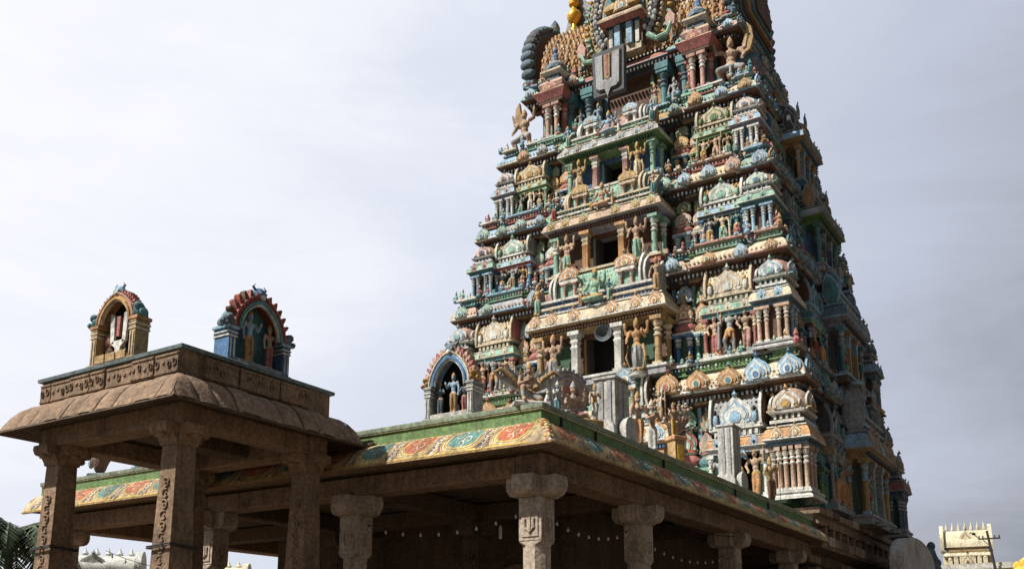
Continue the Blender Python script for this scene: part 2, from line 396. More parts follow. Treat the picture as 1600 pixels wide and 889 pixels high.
    rm = ob.modifiers.new('r', 'REMESH'); rm.mode = 'VOXEL'; rm.voxel_size = .0125; rm.use_smooth_shade = True
    dg = bpy.context.evaluated_depsgraph_get(); dg.update()
    m2 = bpy.data.meshes.new_from_object(ob.evaluated_get(dg)); m2.name = 'figure_' + pose
    bpy.data.objects.remove(ob)
    nf = len(m2.polygons); cen = np.zeros(nf * 3); m2.polygons.foreach_get('center', cen); cen = cen.reshape(-1, 3)
    cz = cen[:, 2] - dz; cx = cen[:, 0]; mi = np.zeros(nf, int)
    low = cz < .50
    mi[low & ((np.abs(cx) < (.11 if not (seat or kn or sq) else .22)))] = 1
    if seat or kn or sq: mi[(cen[:, 2] < .07)] = 0
    else: mi[cen[:, 2] < .045] = 0
    if sq or pose == 'guard': mi[(cz < .36 if sq else cz < .30)] = 0
    mi[cz > .905] = 2; mi[(np.abs(cz - .50) < .014) & (np.abs(cx) < .13)] = 2
    mi[(np.abs(cz - .765) < .014) & (np.abs(cx) < .07) & (cen[:, 1] < 0)] = 2
    mi[(np.abs(cx) > .12) & (np.abs(cz - .70) < .012)] = 2
    mi[(np.abs(cen[:, 2] - .07) < .008) & low] = 2
    mi[(cz > .8) & (cz < .9) & (cen[:, 1] > .018) & (np.abs(cx) < .06)] = 3
    m2.polygons.foreach_set('material_index', mi.tolist())
    m2.polygons.foreach_set('use_smooth', [True] * nf)
    for a in ('skin', 'orange', 'gold', 'brown'): m2.materials.append(MATS[a])
    return m2
FIG = {p: figure(p) for p in ('guard', 'four', 'deity', 'tribhanga', 'lady', 'anjali', 'seated', 'kneel', 'squat')}
def statue(pose, name='statue', cols=('skin', 'orange', 'gold'), parent=None, loc=(0, 0, 0), rz=0, sc=1.0, mirror=False):
    o = bpy.data.objects.new(name, FIG[pose]); COL.objects.link(o)
    for i, c in enumerate(cols):
        o.material_slots[i].link = 'OBJECT'; o.material_slots[i].material = MATS[c]
    place(o, parent, loc, rz, (-sc if mirror else sc, sc, sc)); return o
SK = ['skin', 'skin', 'cream', 'grey', 'sky', 'mint', 'grey', 'teal', 'ochre']
GA = ['orange', 'orange', 'gold', 'pink', 'red', 'white', 'mint', 'ochre', 'teal']
def rcols(rg=random): return (rg.choice(SK), rg.choice(GA), rg.choice(['gold', 'cream', 'orange']))

# ------------------------------------------------------------------ ornaments (local: x right, front = -y, z up)
def bell(x, z, w, h):
    """outline of a horseshoe arch ornament: splayed feet, round shoulders, pointed crown"""
    P = [(-.50, 0), (.50, 0), (.47, .07), (.36, .13), (.45, .26), (.47, .40), (.42, .55), (.31, .68), (.17, .78), (.07, .88), (0, 1.0)]
    P = P + [(-a, b) for a, b in reversed(P[2:-1])]
    return [(x + a * w, z + b * h) for a, b in P]
def kudu(mb, x, y, z, w, h, cols, fin=True, dep=.08):
    """horseshoe arch ornament of nested relief layers, standing on z, face towards -y"""
    c0, c1, c2, c3 = (list(cols) + [cols[-1]] * 4)[:4]
    mb.prism(bell(x, z, w, h), y - dep * .35, y, c0)
    mb.prism(bell(x, z + h * .03, w * .80, h * .78), y - dep * .62, y - dep * .35, c1)
    mb.prism(bell(x, z + h * .06, w * .66, h * .64), y - dep * .80, y - dep * .62, c2)
    if w > .45:
        mb.prism(arc(x, z + h * .25, w * .17, h * .20, -50, 230, 9), y - dep * 1.05, y - dep * .8, c1)
        mb.prism(arc(x, z + h * .24, w * .10, h * .13, -50, 230, 8), y - dep * 1.12, y - dep * 1.05, c3)
        for sg in (-1, 1): mb.ell((x + sg * w * .36, y - dep * .6, z + h * .10), w * .08, dep * .5, h * .07, c1, 6, 4)
    else:
        mb.ell((x, y - dep * .85, z + h * .26), w * .14, dep * .35, h * .15, c3, 6, 4)
    if fin:
        mb.lathe([(w * .04, 0), (w * .09, h * .06), (w * .04, h * .12), (0, h * .26)], 6, (x, y - dep * .4, z + h * .9), c3)
def column(mb, x, y, z0, z1, r, c1, c2, c3=None, sq=False):
    h = z1 - z0; c3 = c3 or c2; n = 4 if sq else 10; rot = math.pi / 4 if sq else 0
    mb.box(x - r * 1.35, x + r * 1.35, y - r * 1.35, y + r * 1.35, z0, z0 + h * .06, c2)
    mb.lathe([(r * 1.1, .06), (r, .10), (r * .95, .58), (r * 1.22, .60), (r * 1.22, .63), (r * .9, .65), (r * .9, .70), (r * 1.25, .72), (r * 1.25, .745), (r * .85, .765),
              (r * 1.0, .80), (r * 1.45, .86), (r * 1.55, .89), (r * 1.2, .92)] if not sq else
             [(r * 1.3, .06), (r * 1.3, .62), (r * 1.55, .64), (r * 1.55, .67), (r * 1.2, .69), (r * 1.2, .74), (r * 1.6, .77), (r * 1.6, .80), (r * 1.3, .82), (r * 1.9, .92)],
             n, (x, y, z0), [c1, c1, c1, c2, c2, c3, c2, c2, c2, c1, c2, c1, c2], 1, 1, rot) if h == 1 else \
        mb.lathe([(q, t * h) for q, t in ([(r * 1.1, .06), (r, .10), (r * .95, .58), (r * 1.22, .60), (r * 1.22, .63), (r * .9, .65), (r * .9, .70), (r * 1.25, .72), (r * 1.25, .745), (r * .85, .765),
              (r * 1.0, .80), (r * 1.45, .86), (r * 1.55, .89), (r * 1.2, .92)] if not sq else
             [(r * 1.3, .06), (r * 1.3, .62), (r * 1.55, .64), (r * 1.55, .67), (r * 1.2, .69), (r * 1.2, .74), (r * 1.6, .77), (r * 1.6, .80), (r * 1.3, .82), (r * 1.9, .92)])],
             n, (x, y, z0), [c1, c1, c1, c2, c2, c3, c2, c2, c2, c1, c2, c1, c2], 1, 1, rot)
    mb.box(x - r * 1.7, x + r * 1.7, y - r * 1.7, y + r * 1.7, z0 + h * .92, z1, c1)
def relief(mb, x0, x1, y, z0, z1, step, cols, rr, d=.05):
    """rows of small leaf, bud and scroll bosses on a wall that faces -y"""
    nz_ = max(1, int((z1 - z0) / step)); nx = max(1, int((x1 - x0) / step))
    for j in range(nz_):
        for i in range(nx):
            x = x0 + (x1 - x0) * (i + .5 + .25 * (j % 2)) / nx; z = z0 + (z1 - z0) * (j + .5) / nz_
            if x > x1: continue
            s_ = step * rr.uniform(.26, .44); c = rr.choice(cols)
            mb.lathe([(0, -s_ * 1.1), (s_ * .8, -s_ * .3), (s_ * .7, s_ * .4), (0, s_ * 1.2)], 5, (x, y, z), c, 1, d / s_, rr.random() * 3)
def rect(x0, x1, y0, y1): return [(x0, y0), (x1, y0), (x1, y1), (x0, y1)]
def kapota(mb, x0, x1, y0, y1, z, h, out, cols, kud=None, kc=None):
    """curved cornice around a rectangle; z = lower lip"""
    pr = [(0, z - h * .22), (out * .55, z - h * .10), (out * .80, z - h * .04), (out, z), (out * .97, z + h * .10), (out * .80, z + h * .45), (out * .45, z + h * .75), (out * .05, z + h * .86), (out * .05, z + h * .90), (out * .28, z + h * .92), (out * .28, z + h), (0, z + h)]
    a, b, c = cols
    mb.sweep(rect(x0, x1, y0, y1), pr, [c, c, b, b, a, a, a, b, b, b, b])
    if kud:
        w = h * 1.0; n = kud
        for i in range(n):
            x = x0 + (x1 - x0) * ((i + .5) / n)
            kudu(mb, x, y0 - out * .62, z + h * .04, w, h * 1.05, kc, True, out * .5)
def dentils(mb, x0, x1, y, z0, z1, d, n, mat):
    w = (x1 - x0) / n
    for i in range(n): mb.box(x0 + w * (i + .2), x0 + w * (i + .8), y - d, y, z0, z1, mat)

def karnakuta(w, h, P, rounded=False):
    """corner shrine: P = dict of colours"""
    mb = MB(); a = w * .36; Y0 = -w * .86; Yb = w * .14; cy = (Y0 + Yb) / 2 + .0
    mb.sweep(rect(-w * .46, w * .46, Y0 - w * .03, Yb), [(0, 0), (0.02 * w, 0), (.02 * w, h * .02), (-.03 * w, h * .035), (-.03 * w, h * .045), (.0, h * .05), (0, h * .065), (-.08 * w, h * .07)], [P['base'], P['base'], P['trim'], P['base']])
    z1, z2 = h * .07, h * .42
    mb.box(-a + w * .05, a - w * .05, Y0 + w * .16, Yb, z1, z2, P['wall'])
    for sx in (-1, 1):
        for dx in ((.32, .14) if not rounded else (.34, .20, .07)):
            column(mb, sx * w * dx, Y0 + w * .09 + (0 if not rounded else w * .05 * (dx > .3)), z1, z2, w * .052, P['col'], P['trim'], P['col'])
    for yy in (Y0 + w * .35, Y0 + w * .62):
        for sx in (-1, 1): column(mb, sx * w * .36, yy, z1, z2, w * .05, P['col2'], P['trim'], P['col2'])
    mb.box(-w * .42, w * .42, Y0 + w * .02, Yb, z2, z2 + h * .03, P['beam'])
    kapota(mb, -w * .38, w * .38, Y0 + w * .05, Yb, h * .475, h * .115, w * .13, (P['cor'], P['trim'], P['beam']), 2, (P['kud'], P['trim'], P['kud'], P['acc']))
    # neck
    mb.sweep(rect(-w * .30, w * .30, Y0 + w * .13, Yb - w * .05), [(0, h * .59), (0, h * .61), (.06 * w, h * .615), (.06 * w, h * .64), (-.02 * w, h * .65), (-.02 * w, h * .69), (.07 * w, h * .695), (.09 * w, h * .715), (0, h * .72)], [P['beam'], P['beam'], P['trim'], P['acc'], P['beam'], P['trim'], P['trim'], P['trim']])
    for i in range(5): mb.box(-w * .28 + i * w * .125, -w * .28 + i * w * .125 + w * .05, Y0 + w * .11, Y0 + w * .15, h * .65, h * .69, P['trim'])
    n = 16 if rounded else 8
    mb.lathe([(w * .36, h * .715), (w * .45, h * .74), (w * .43, h * .80), (w * .36, h * .86), (w * .22, h * .905), (w * .08, h * .925), (w * .05, h * .94), (w * .11, h * .95), (w * .10, h * .965), (w * .03, h * .975), (w * .05, h * .985), (0, h * 1.02)],
             n, (0, cy, 0), [P['dome']] * 5 + [P['trim'], P['acc'], P['acc'], P['trim'], P['acc'], P['trim']], 1, 1, math.pi / 8)
    K = (P['trim'], P['kud'], P['trim'], P['acc'])
    kudu(mb, 0, cy - w * .36, h * .715, w * .62, h * .19, K, True, .12 * w)
    for sg in (-1, 1):
        T0 = mb.T; mb.T = T0 @ Matrix.Translation((sg * w * .36, cy, 0)) @ Matrix.Rotation(sg * math.pi / 2, 4, 'Z')
        kudu(mb, 0, 0, h * .715, w * .62, h * .19, K, True, .12 * w); mb.T = T0
    return mb
def barrel(mb, x0, x1, y0, y1, z0, h, P, big=False, horns=True):
    """oblong wagon roof with gable arches at both ends and a horseshoe arch on the front"""
    cy = (y0 + y1) / 2; ry = (y1 - y0) / 2; w = x1 - x0
    poly = [(-a, b) for a, b in arc(-cy, z0 + h * .12, ry * 1.05, h * .78, 205, -25, 14)][::-1]
    poly = [(ry * 1.04 * math.cos(R(t)) - cy, z0 + h * .15 + h * .72 * max(math.sin(R(t)), -.2)) for t in np.linspace(-12, 192, 15)]
    mb.prism(poly, x0, x1, P['dome'], 'x')
    mb.box(x0 - .03, x1 + .03, y0 - h * .05, y1, z0 - h * .02, z0 + h * .05, P['trim'])
    rr_ = random.Random(int(w * 100)); relief(mb, x0 + .05, x1 - .05, y0 + ry * .10, z0 + h * .10, z0 + h * .50, .16, [P['dome'], P['trim'], P['acc'], P['dome']], rr_, .10)
    relief(mb, x0 + .05, x1 - .05, y0 + ry * .26, z0 + h * .52, z0 + h * .72, .15, [P['dome'], P['trim'], P['acc']], rr_, .10)
    nf = max(3, int(w / .45))
    for i in range(nf): mb.lathe([(h * .05, 0), (h * .075, h * .06), (h * .03, h * .10), (0, h * .22)], 6, (x0 + w * (i + .5) / nf, cy, z0 + h * .84), P['acc'])
    if horns:
        for xx, sg in ((x0, -1), (x1, 1)):
            g = [(ry * 1.35 * math.cos(R(t)) * (1 - .12 * max(0, math.sin(R(t)))) - cy, z0 + h * .28 + h * .80 * math.sin(R(t))) for t in np.linspace(-22, 202, 16)]
            mb.prism(g, min(xx, xx + sg * .09), max(xx, xx + sg * .09), P['trim'], 'x')
            g2 = [((a + cy) * .82 - cy, z0 + h * .28 + (b - z0 - h * .28) * .82) for a, b in g]
            mb.prism(g2, min(xx, xx + sg * .14), max(xx, xx + sg * .14), P['horn'], 'x')
            mb.lathe([(h * .07, 0), (h * .10, h * .07), (h * .05, h * .12), (0, h * .26)], 6, (xx + sg * .05, cy, z0 + h * 1.04), P['horn'])
def sala(w, h, P, dep=.75):
    """wide niche shrine"""
    mb = MB(); Y0 = -dep
    mb.box(-w * .50, w * .50, Y0 - .06, 0, 0, h * .045, P['base']); mb.box(-w * .47, w * .47, Y0 - .03, 0, h * .045, h * .07, P['trim'])
    z1, z2 = h * .07, h * .44
    mb.box(-w * .42, w * .42, Y0 + dep * .62, 0, z1, z2, P['wall'])
    for sx in (-1, 1):
        column(mb, sx * w * .43, Y0 + .12, z1, z2, w * .035, P['col'], P['trim']); mb.box(sx * w * .36 - w * .03, sx * w * .36 + w * .03, Y0 + .2, 0, z1, z2, P['col2'])
    mb.box(-w * .47, w * .47, Y0 + .02, 0, z2, z2 + h * .03, P['beam'])
    kapota(mb, -w * .44, w * .44, Y0 + .06, 0, h * .485, h * .095, w * .06, (P['cor'], P['trim'], P['beam']), 3, (P['kud'], P['trim'], P['kud'], P['acc']))
    mb.box(-w * .36, w * .36, Y0 + .12, 0, h * .58, h * .645, P['beam'])
    for i in range(8): mb.box(-w * .35 + i * w * .092, -w * .35 + i * w * .092 + w * .045, Y0 + .08, Y0 + .13, h * .59, h * .635, P['trim'])
    mb.box(-w * .43, w * .43, Y0 + .04, 0, h * .645, h * .675, P['trim'])
    barrel(mb, -w * .38, w * .38, Y0 + .10, .05, h * .675, h * .30, P)
    for sg in (-1, 1): mb.ell((sg * w * .31, Y0 + .02, h * .73), w * .045, .07, h * .055, P['kud'], 7, 5); mb.ell((sg * w * .31, Y0 + .0, h * .80), w * .028, .05, h * .025, P['acc'], 6, 4)
    kudu(mb, 0, Y0 + .11, h * .675, w * .56, h * .28, (P['trim'], P['kud'], P['trim'], P['kud'], P['acc']), True, .10)
    return mb
def panjara(w, h, P, dep=.55):
    mb = MB(); Y0 = -dep
    mb.box(-w * .5, w * .5, Y0 - .03, 0, 0, h * .05, P['base'])
    z1, z2 = h * .05, h * .36
    mb.box(-w * .30, w * .30, Y0 + .22, 0, z1, z2, P['wall'])
    for sx in (-1, 1): column(mb, sx * w * .27, Y0 + .12, z1, z2, w * .12, P['col'], P['trim'])
    mb.box(-w * .5, w * .5, Y0 + .0, 0, z2, z2 + h * .03, P['trim'])
    mb.lathe([(w * .34, .39), (w * .55, .42), (w * .57, .45), (w * .40, .49), (w * .30, .50), (w * .44, .52), (w * .30, .55)], 10, (0, Y0 + .28, 0), [P['cor']] * 2 + [P['cor'], P['beam'], P['trim'], P['beam']], h and 1, .6) if False else \
        mb.lathe([(w * q, h * t) for q, t in ((.34, .39), (.55, .42), (.57, .45), (.40, .49), (.30, .50), (.44, .52), (.30, .55))], 10, (0, Y0 + .28, 0), [P['cor'], P['cor'], P['cor'], P['beam'], P['trim'], P['beam']], 1, .55)
    kudu(mb, 0, Y0 + .22, h * .53, w * .95, h * .22, (P['kud'], P['trim'], P['kud'], P['acc']), True, .08)
    mb.box(-w * .28, w * .28, Y0 + .3, 0, h * .55, h * .70, P['wall'])
    kudu(mb, 0, Y0 + .34, h * .74, w * .85, h * .22, (P['dome'], P['trim'], P['dome'], P['acc']), True, .07)
    return mb
def door_bay(w, hd, hr, P, dep=1.25):
    """projecting bay with a dark doorway, pillars, heavy cornice and wagon roof. hd: floor to cornice lip, hr: roof height above"""
    mb = MB(); Y0 = -dep; hw = w / 2
    mb.box(-hw * .98, hw * .98, Y0 - .02, 0, -.32, -.06, P['base']); mb.box(-hw, hw, Y0 - .08, 0, -.06, .03, P['trim'])
    top = hd * .86; yw = Y0 + .62
    dw = w * .118
    # rear wall with a true opening
    mb.box(-hw * .9, -dw, yw, yw + .15, .03, top, P['wall']); mb.box(dw, hw * .9, yw, yw + .15, .03, top, P['wall'])
    mb.box(-dw, dw, yw, yw + .15, hd * .78, top, P['wall'])
    for sg in (-1, 1):
        mb.box(sg * hw * .9, sg * hw * .78, yw + .15, .3, .03, top, P['wall'])
        mb.box(sg * dw, sg * (dw + .08), yw - .05, yw, .03, hd * .78, P['col'])
        column(mb, sg * w * .158, Y0 + .18, .03, top, w * .020 + .03, P['colin'], P['trim'], sq=True)
        column(mb, sg * w * .430, Y0 + .18, .03, top, w * .018 + .03, P['col'], P['trim2'])
        column(mb, sg * w * .455, Y0 + .75, .03, top, w * .018 + .03, P['col'], P['trim2'])
        mb.box(sg * w * .20, sg * w * .38, yw - .04, yw, hd * .12, hd * .72, P['panel'])
        mb.lathe([(.34, -.36), (.36, -.30), (.30, -.27), (.36, -.22), (.30, -.205)], 10, (sg * w * .305, Y0 - .10, 0), P['trim'], 1, .85)
    mb.box(-dw - .1, dw + .1, -.06, -.02, 0, top, 'black'); mb.box(-dw - .1, -dw - .06, yw + .15, .6, 0, top, 'dkgrey'); mb.box(dw + .06, dw + .1, yw + .15, .6, 0, top, 'dkgrey')  # black sheet paints the unlit inside behind the doorway
    mb.box(-hw * .93, hw * .93, Y0 + .05, .2, top, hd * .90, P['beam']); 
    dentils(mb, -hw * .96, hw * .96, Y0 + .05, hd * .90, hd * .95, .14, int(w / .13), P['dent'])
    mb.box(-hw * .93, hw * .93, Y0 + .05, .2, hd * .90, hd * .96, P['beam'])
    kh = .62 * hr / 2.6
    kapota(mb, -hw * .93, hw * .93, Y0 + .08, .2, hd, kh, .30, (P['cor'], P['trim'], P['beam']))
    rr_ = random.Random(5); relief(mb, -hw * .84, hw * .84, Y0 + .17, hd + kh, hd + kh + (hr - kh) * .28, .15, [P['trim'], P['roofb'], P['kud'], P['acc'], P['trim2']], rr_, .09)
    relief(mb, -hw * .9, hw * .9, Y0 - .13, hd + kh * .12, hd + kh * .5, .13, [P['cor'], P['trim'], P['kud']], rr_, .06)
    relief(mb, -hw * .9, hw * .9, Y0 + .04, top + .02, hd * .90, .10, [P['beam'], P['trim'], P['acc']], rr_, .05)
    for i, t in enumerate((-.88, -.62, -.28, .28, .62, .88)):
        kudu(mb, hw * t, Y0 - .12, hd + .02, kh * 1.05, kh * 1.05, (P['kud'], P['trim'], P['kud2'], P['acc']), True, .12)
    # roof mouldings and barrel with two side aedicules
    z = hd + kh; rr = hr - kh
    mb.sweep(rect(-hw * .86, hw * .86, Y0 + .16, .2), [(0, z), (0, z + rr * .10), (.07, z + rr * .11), (.07, z + rr * .16), (-.02, z + rr * .18), (-.02, z + rr * .24), (.08, z + rr * .25), (.08, z + rr * .30), (-.05, z + rr * .31)], [P['roofb'], P['trim'], P['trim2'], P['roofb'], P['roofb'], P['trim'], P['trim'], P['trim']])
    Q = dict(P); Q['dome'] = P['roof']
    barrel(mb, -hw * .62, hw * .62, Y0 + .38, .4, z + rr * .31, rr * .72, Q)
    for sg, xx in ((-1, .90), (1, .90), (-1, .70), (1, .70)):
        lf = [(.0, 0), (.34, .0), (.46, .22), (.48, .5), (.38, .78), (.20, 1.0), (.02, 1.14), (-.04, 1.02), (-.14, .72), (-.16, .35)]; k_ = rr * (.62 if xx > .8 else .5)
        lf = [(-(Y0 + .42) + (a_ - .15) * k_ * .9, z + rr * (.0 if xx > .8 else .30) + b_ * k_) for a_, b_ in lf]; x_ = sg * hw * xx
        mb.prism(lf, x_ - .045, x_ + .045, P['trim'], 'x'); ca, cb = -(Y0 + .42), z + rr * (.0 if xx > .8 else .30) + .5 * k_
        mb.prism([(ca + (a_ - ca) * .8, cb + (b_ - cb) * .84) for a_, b_ in lf], x_ - .07, x_ + .07, P['horn'], 'x')
    for sg in (-1, 1):
        column(mb, sg * hw * .50, Y0 + .30, z + rr * .31, z + rr * .62, .07, P['pinkc'], P['trim']); column(mb, sg * hw * .34, Y0 + .30, z + rr * .31, z + rr * .62, .07, P['pinkc'], P['trim'])
        mb.box(sg * hw * .28, sg * hw * .56, Y0 + .18, Y0 + .55, z + rr * .62, z + rr * .68, P['trim'])
        kudu(mb, sg * hw * .42, Y0 + .22, z + rr * .68, hw * .34, rr * .34, (P['kud2'], P['trim'], P['kud2'], P['acc']), True, .08)
    return mb

# ------------------------------------------------------------------ the gopuram
YC = 16.4
#        x_front  half width  lip z   x_back
LIP = [(31.35, 8.15, 6.20, 45.9), (31.60, 7.90, 10.87, 45.3), (32.15, 7.40, 15.80, 44.2), (33.0, 6.75, 19.65, 43.1), (33.8, 6.12, 23.40, 42.2), (34.6, 5.30, 26.90, 41.0)]
tower = empty('gopuram_tower', (31.5, YC, 0), 'tall pyramid gateway tower crowded with painted statues, rising behind the green edged hall', 'temple tower')
TL = Vector((31.5, YC, 0))
def tchild(o, parent=tower):
    """objects are modelled in world space; hang them under a part of the tower without moving them"""
    o.parent = parent
    if parent is tower: o.location = Vector(o.location) - TL
    return o
FRONT, SIDE, LEFTS = -math.pi / 2, 0.0, math.pi
pal = lambda **k: k
PT = {  # palettes by tier for corner shrine / sala / panjara; dark walls paint in the gap shade
 1: dict(k=pal(base='white', trim='white', wall='dkgreen', col='peach', col2='peach', beam='slate', cor='orange', kud='ochre', acc='gold', dome='peach'),
         s=pal(base='white', trim='white', wall='black', col='white', col2='mint', beam='grey', cor='orange', kud='sky', acc='black', dome='grey', horn='brown'),
         p=pal(base='mint', trim='mint', wall='dkgreen', col='green', beam='green', cor='teal', kud='green', acc='white', dome='mint')),
 2: dict(k=pal(base='grey', trim='white', wall='brown', col='peach', col2='sky', beam='slate', cor='cream', kud='sky', acc='mint', dome='pink'),
         s=pal(base='white', trim='cream', wall='brown', col='rose', col2='brown', beam='teal', cor='mint', kud='white', acc='gold', dome='cream', horn='rose'),
         p=pal(base='grey', trim='white', wall='dkgreen', col='teal', beam='ochre', cor='ochre', kud='orange', acc='gold', dome='sky')),
 3: dict(k=pal(base='pink', trim='white', wall='brown', col='sky', col2='ochre', beam='teal', cor='mint', kud='mint', acc='blue', dome='pink'),
         s=pal(base='rose', trim='white', wall='teal', col='blue', col2='sky', beam='slate', cor='sky', kud='mint', acc='green', dome='orange', horn='grey'),
         p=pal(base='pink', trim='white', wall='dkgreen', col='pink', beam='rose', cor='pink', kud='peach', acc='gold', dome='green')),
 4: dict(k=pal(base='pink', trim='white', wall='blue', col='white', col2='rose', beam='lilac', cor='sky', kud='pink', acc='blue', dome='sky'),
         s=pal(base='orange', trim='cream', wall='dkgreen', col='mint', col2='green', beam='green', cor='mint', kud='gold', acc='green', dome='peach', horn='teal'),
         p=pal(base='cream', trim='cream', wall='brown', col='orange', beam='ochre', cor='ochre', kud='gold', acc='cream', dome='mint')),
}
BAYP = {  # dark wall and panel colours paint the shade of the bay recesses
 1: pal(base='blue', trim='white', trim2='white', wall='brown', col='orange', colin='cream', panel='dkgreen', beam='orange', dent='blue', cor='cream', kud='orange', kud2='sky', acc='gold', roofb='teal', roof='mint', horn='brown', pinkc='orange'),
 2: pal(base='grey', trim='white', trim2='cream', wall='brown', col='ochre', colin='white', panel='dkgreen', beam='ochre', dent='brown', cor='cream', kud='orange', kud2='orange', acc='gold', roofb='blue', roof='mint', horn='grey', pinkc='pink'),
 3: pal(base='rose', trim='cream', trim2='white', wall='brown', col='mint', colin='orange', panel='brown', beam='lilac', dent='brown', cor='peach', kud='mint', kud2='gold', acc='gold', roofb='teal', roof='mint', horn='teal', pinkc='pink'),
 4: pal(base='white', trim='white', trim2='mint', wall='blue', col='mint', colin='pink', panel='blue', beam='green', dent='dkgreen', cor='grey', kud='ochre', kud2='sky', acc='gold', roofb='mint', roof='pink', horn='ochre', pinkc='white'),
}
CORN = {1: ('cream', 'green', 'white'), 2: ('peach', 'mint', 'pink'), 3: ('orange', 'rose', 'cream'), 4: ('cream', 'mint', 'sky'), 5: ('rose', 'brown', 'cream')}
def tpath(i, inset=0.0, bay=0.0, bw=2.6):
    xf, hw, z, xb = LIP[i]
    x0, x1, y0, y1 = xf + inset, xb - inset, YC - hw + inset, YC + hw - inset
    if not bay: return [(x0, y0), (x1, y0), (x1, y1), (x0, y1)]
    xc = (x0 + x1) / 2
    return [(x0, y0), (xc - bw, y0), (xc - bw, y0 - bay), (xc + bw, y0 - bay), (xc + bw, y0), (x1, y0), (x1, y1), (x0, y1)]
def varied(P, rg, k=.25):
    Q = dict(P)
    alt = ['mint', 'pink', 'sky', 'orange', 'cream', 'white', 'teal', 'ochre', 'peach', 'rose', 'green']
    for q in ('cor', 'kud', 'dome', 'col', 'beam', 'base'):
        if q in Q and rg.random() < k: Q[q] = rg.choice(alt)
    return Q
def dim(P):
    """darker, cooler palette copy: the shade of the side face put into its colours"""
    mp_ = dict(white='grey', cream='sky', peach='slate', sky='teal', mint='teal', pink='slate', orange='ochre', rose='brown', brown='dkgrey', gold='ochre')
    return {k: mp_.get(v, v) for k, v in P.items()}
rg = random.Random(11)
cache = {}
def orn(kind, w, h, P, parent, loc, rz, name, **kw):
    key = (kind.__name__, round(w, 2), round(h, 2), tuple(sorted(P.items())), tuple(sorted(kw.items())))
    if key in cache:
        o = cache[key].copy(); COL.objects.link(o)
    else:
        o = kind(w, h, P, **kw).build(name); cache[key] = o
        o.name = name
    return place(o, parent, loc, rz)
for i in range(1, 6):
    xf0, hw0, zl0, xb0 = LIP[i - 1]; xf, hw, zl, xb = LIP[i]; H = zl - zl0; s = H / 4.9
    roll = .72 * s if i > 1 else .30; led = zl0 + (1.2 * s if i > 1 else .45)
    wx, wy0, wy1, wxb = xf + .85, YC - hw + .75, YC + hw - .75, xb - .85
    # core wall of this storey
    mb = MB()
    wc = {1: 'dkgreen', 2: 'dkgrey', 3: 'brown', 4: 'dkgrey', 5: 'brown'}[i]  # dark wall colours put the shade between the shrines into the paint
    mb.sweep(rect(wx, wxb, wy0, wy1), [(0, led - .3), (0, zl + .1)], wc, caps=True)
    # pilasters on the wall so that the gaps between shrines are not bare
    for yy in np.arange(wy0 + .3, wy1, .40 * max(s, .8)):
        if abs(yy - YC) < 1.0: continue
        mb.box(wx - .10, wx, yy - .07, yy + .07, led, zl - .3, rg.choice(['teal', 'rose', 'ochre', 'mint', 'sky']))
    for xx in np.arange(wx + .3, wxb, .40 * max(s, .8)):
        mb.box(xx - .07, xx + .07, wy0 - .10, wy0, led, zl - .3, rg.choice(['teal', 'slate', 'brown', 'dkgreen']))  # darker colours on this face: its shade painted in
    tier = mb.build('tier'); tier.parent = tower; tier.location = -TL
    # ledge + cornice that this storey carries
    mb = MB(); a, b, c = CORN[i]
    ih = 1.2 * (LIP[i + 1][2] - zl) / 4.9 if i < 5 else .75
    pr = [(-.75, zl - .42), (-.32, zl - .40), (-.32, zl - .16), (-.10, zl - .12), (-.04, zl - .05), (0, zl), (-.01, zl + ih * .06), (-.08, zl + ih * .30), (-.22, zl + ih * .48), (-.36, zl + ih * .56), (-.36, zl + ih * .60), (-.24, zl + ih * .62), (-.24, zl + ih * .66), (-.34, zl + ih * .68), (-.34, zl + ih * .90), (-.20, zl + ih * .92), (-.20, zl + ih), (-1.9, zl + ih)]
    mb.sweep(tpath(i, .24), pr, ['brown', 'dkgrey', 'brown', 'brown', 'slate', 'grey', {1: 'mint', 2: 'rose', 3: 'teal', 4: 'ochre', 5: 'rose'}[i], 'ochre', 'grey', 'brown', b, b, b, 'teal', 'slate', c, 'grey'])  # dark undersides: soffit shade put into the colours
    fsc = hw / 7.4; rs = random.Random(70 + i)
    sets = [('cream', b, c), ('peach', 'teal', 'white'), ('grey', b, 'sky'), ('mint', 'rose', 'white'), ('sky', b, 'white'), ('pink', 'green', 'grey'), ('cream', 'lilac', 'grey'), ('mint', 'teal', 'sky'), ('sky', 'slate', 'cream')]
    def piece(x0, x1, fr, col, dz, sc=1.0, T=None):
        """one projecting length of cornice; fr = front plane offset, dz keeps pieces from lying flush"""
        aa, bb, cc = col; T0 = mb.T; mb.T = T
        q = [(d, zl + (z - zl) * sc + dz) for d, z in pr[:-1]] + [(-.5, zl + ih * sc + dz)]
        mb.sweep(rect(x0, x1, fr, 1.3), q, ['brown', 'ochre', 'brown', 'brown', cc, cc, aa, aa, aa, cc, bb, bb, bb, bb, cc, cc, 'grey'], caps=True); mb.T = T0
    TF = Matrix.Translation((xf, YC, 0)) @ Matrix.Rotation(FRONT, 4, 'Z')
    for sg in (-1, 1):
        for (c0, w_, fr) in ((6.82, 1.75, 0.0), (4.75, 2.3, .05), (3.15, .8, .14), (5.95, .42, .16), (3.70, .22, .17)):
            x0, x1 = sorted((sg * (c0 - w_ / 2) * fsc, sg * (c0 + w_ / 2) * fsc))
            if c0 > 6.5: x0, x1 = (x0, hw) if sg > 0 else (-hw, x1)
            col = ('cream', b, c) if (i == 1 and c0 > 4) else rs.choice(sets)
            piece(x0 + .02, x1 - .02, fr, col, .012 + rs.uniform(.004, .05) , 1 + rs.uniform(-.05, .06), TF)
    TS = Matrix.Translation((0, YC - hw, 0)); D_ = xb - xf; xc_ = (xf + xb) / 2
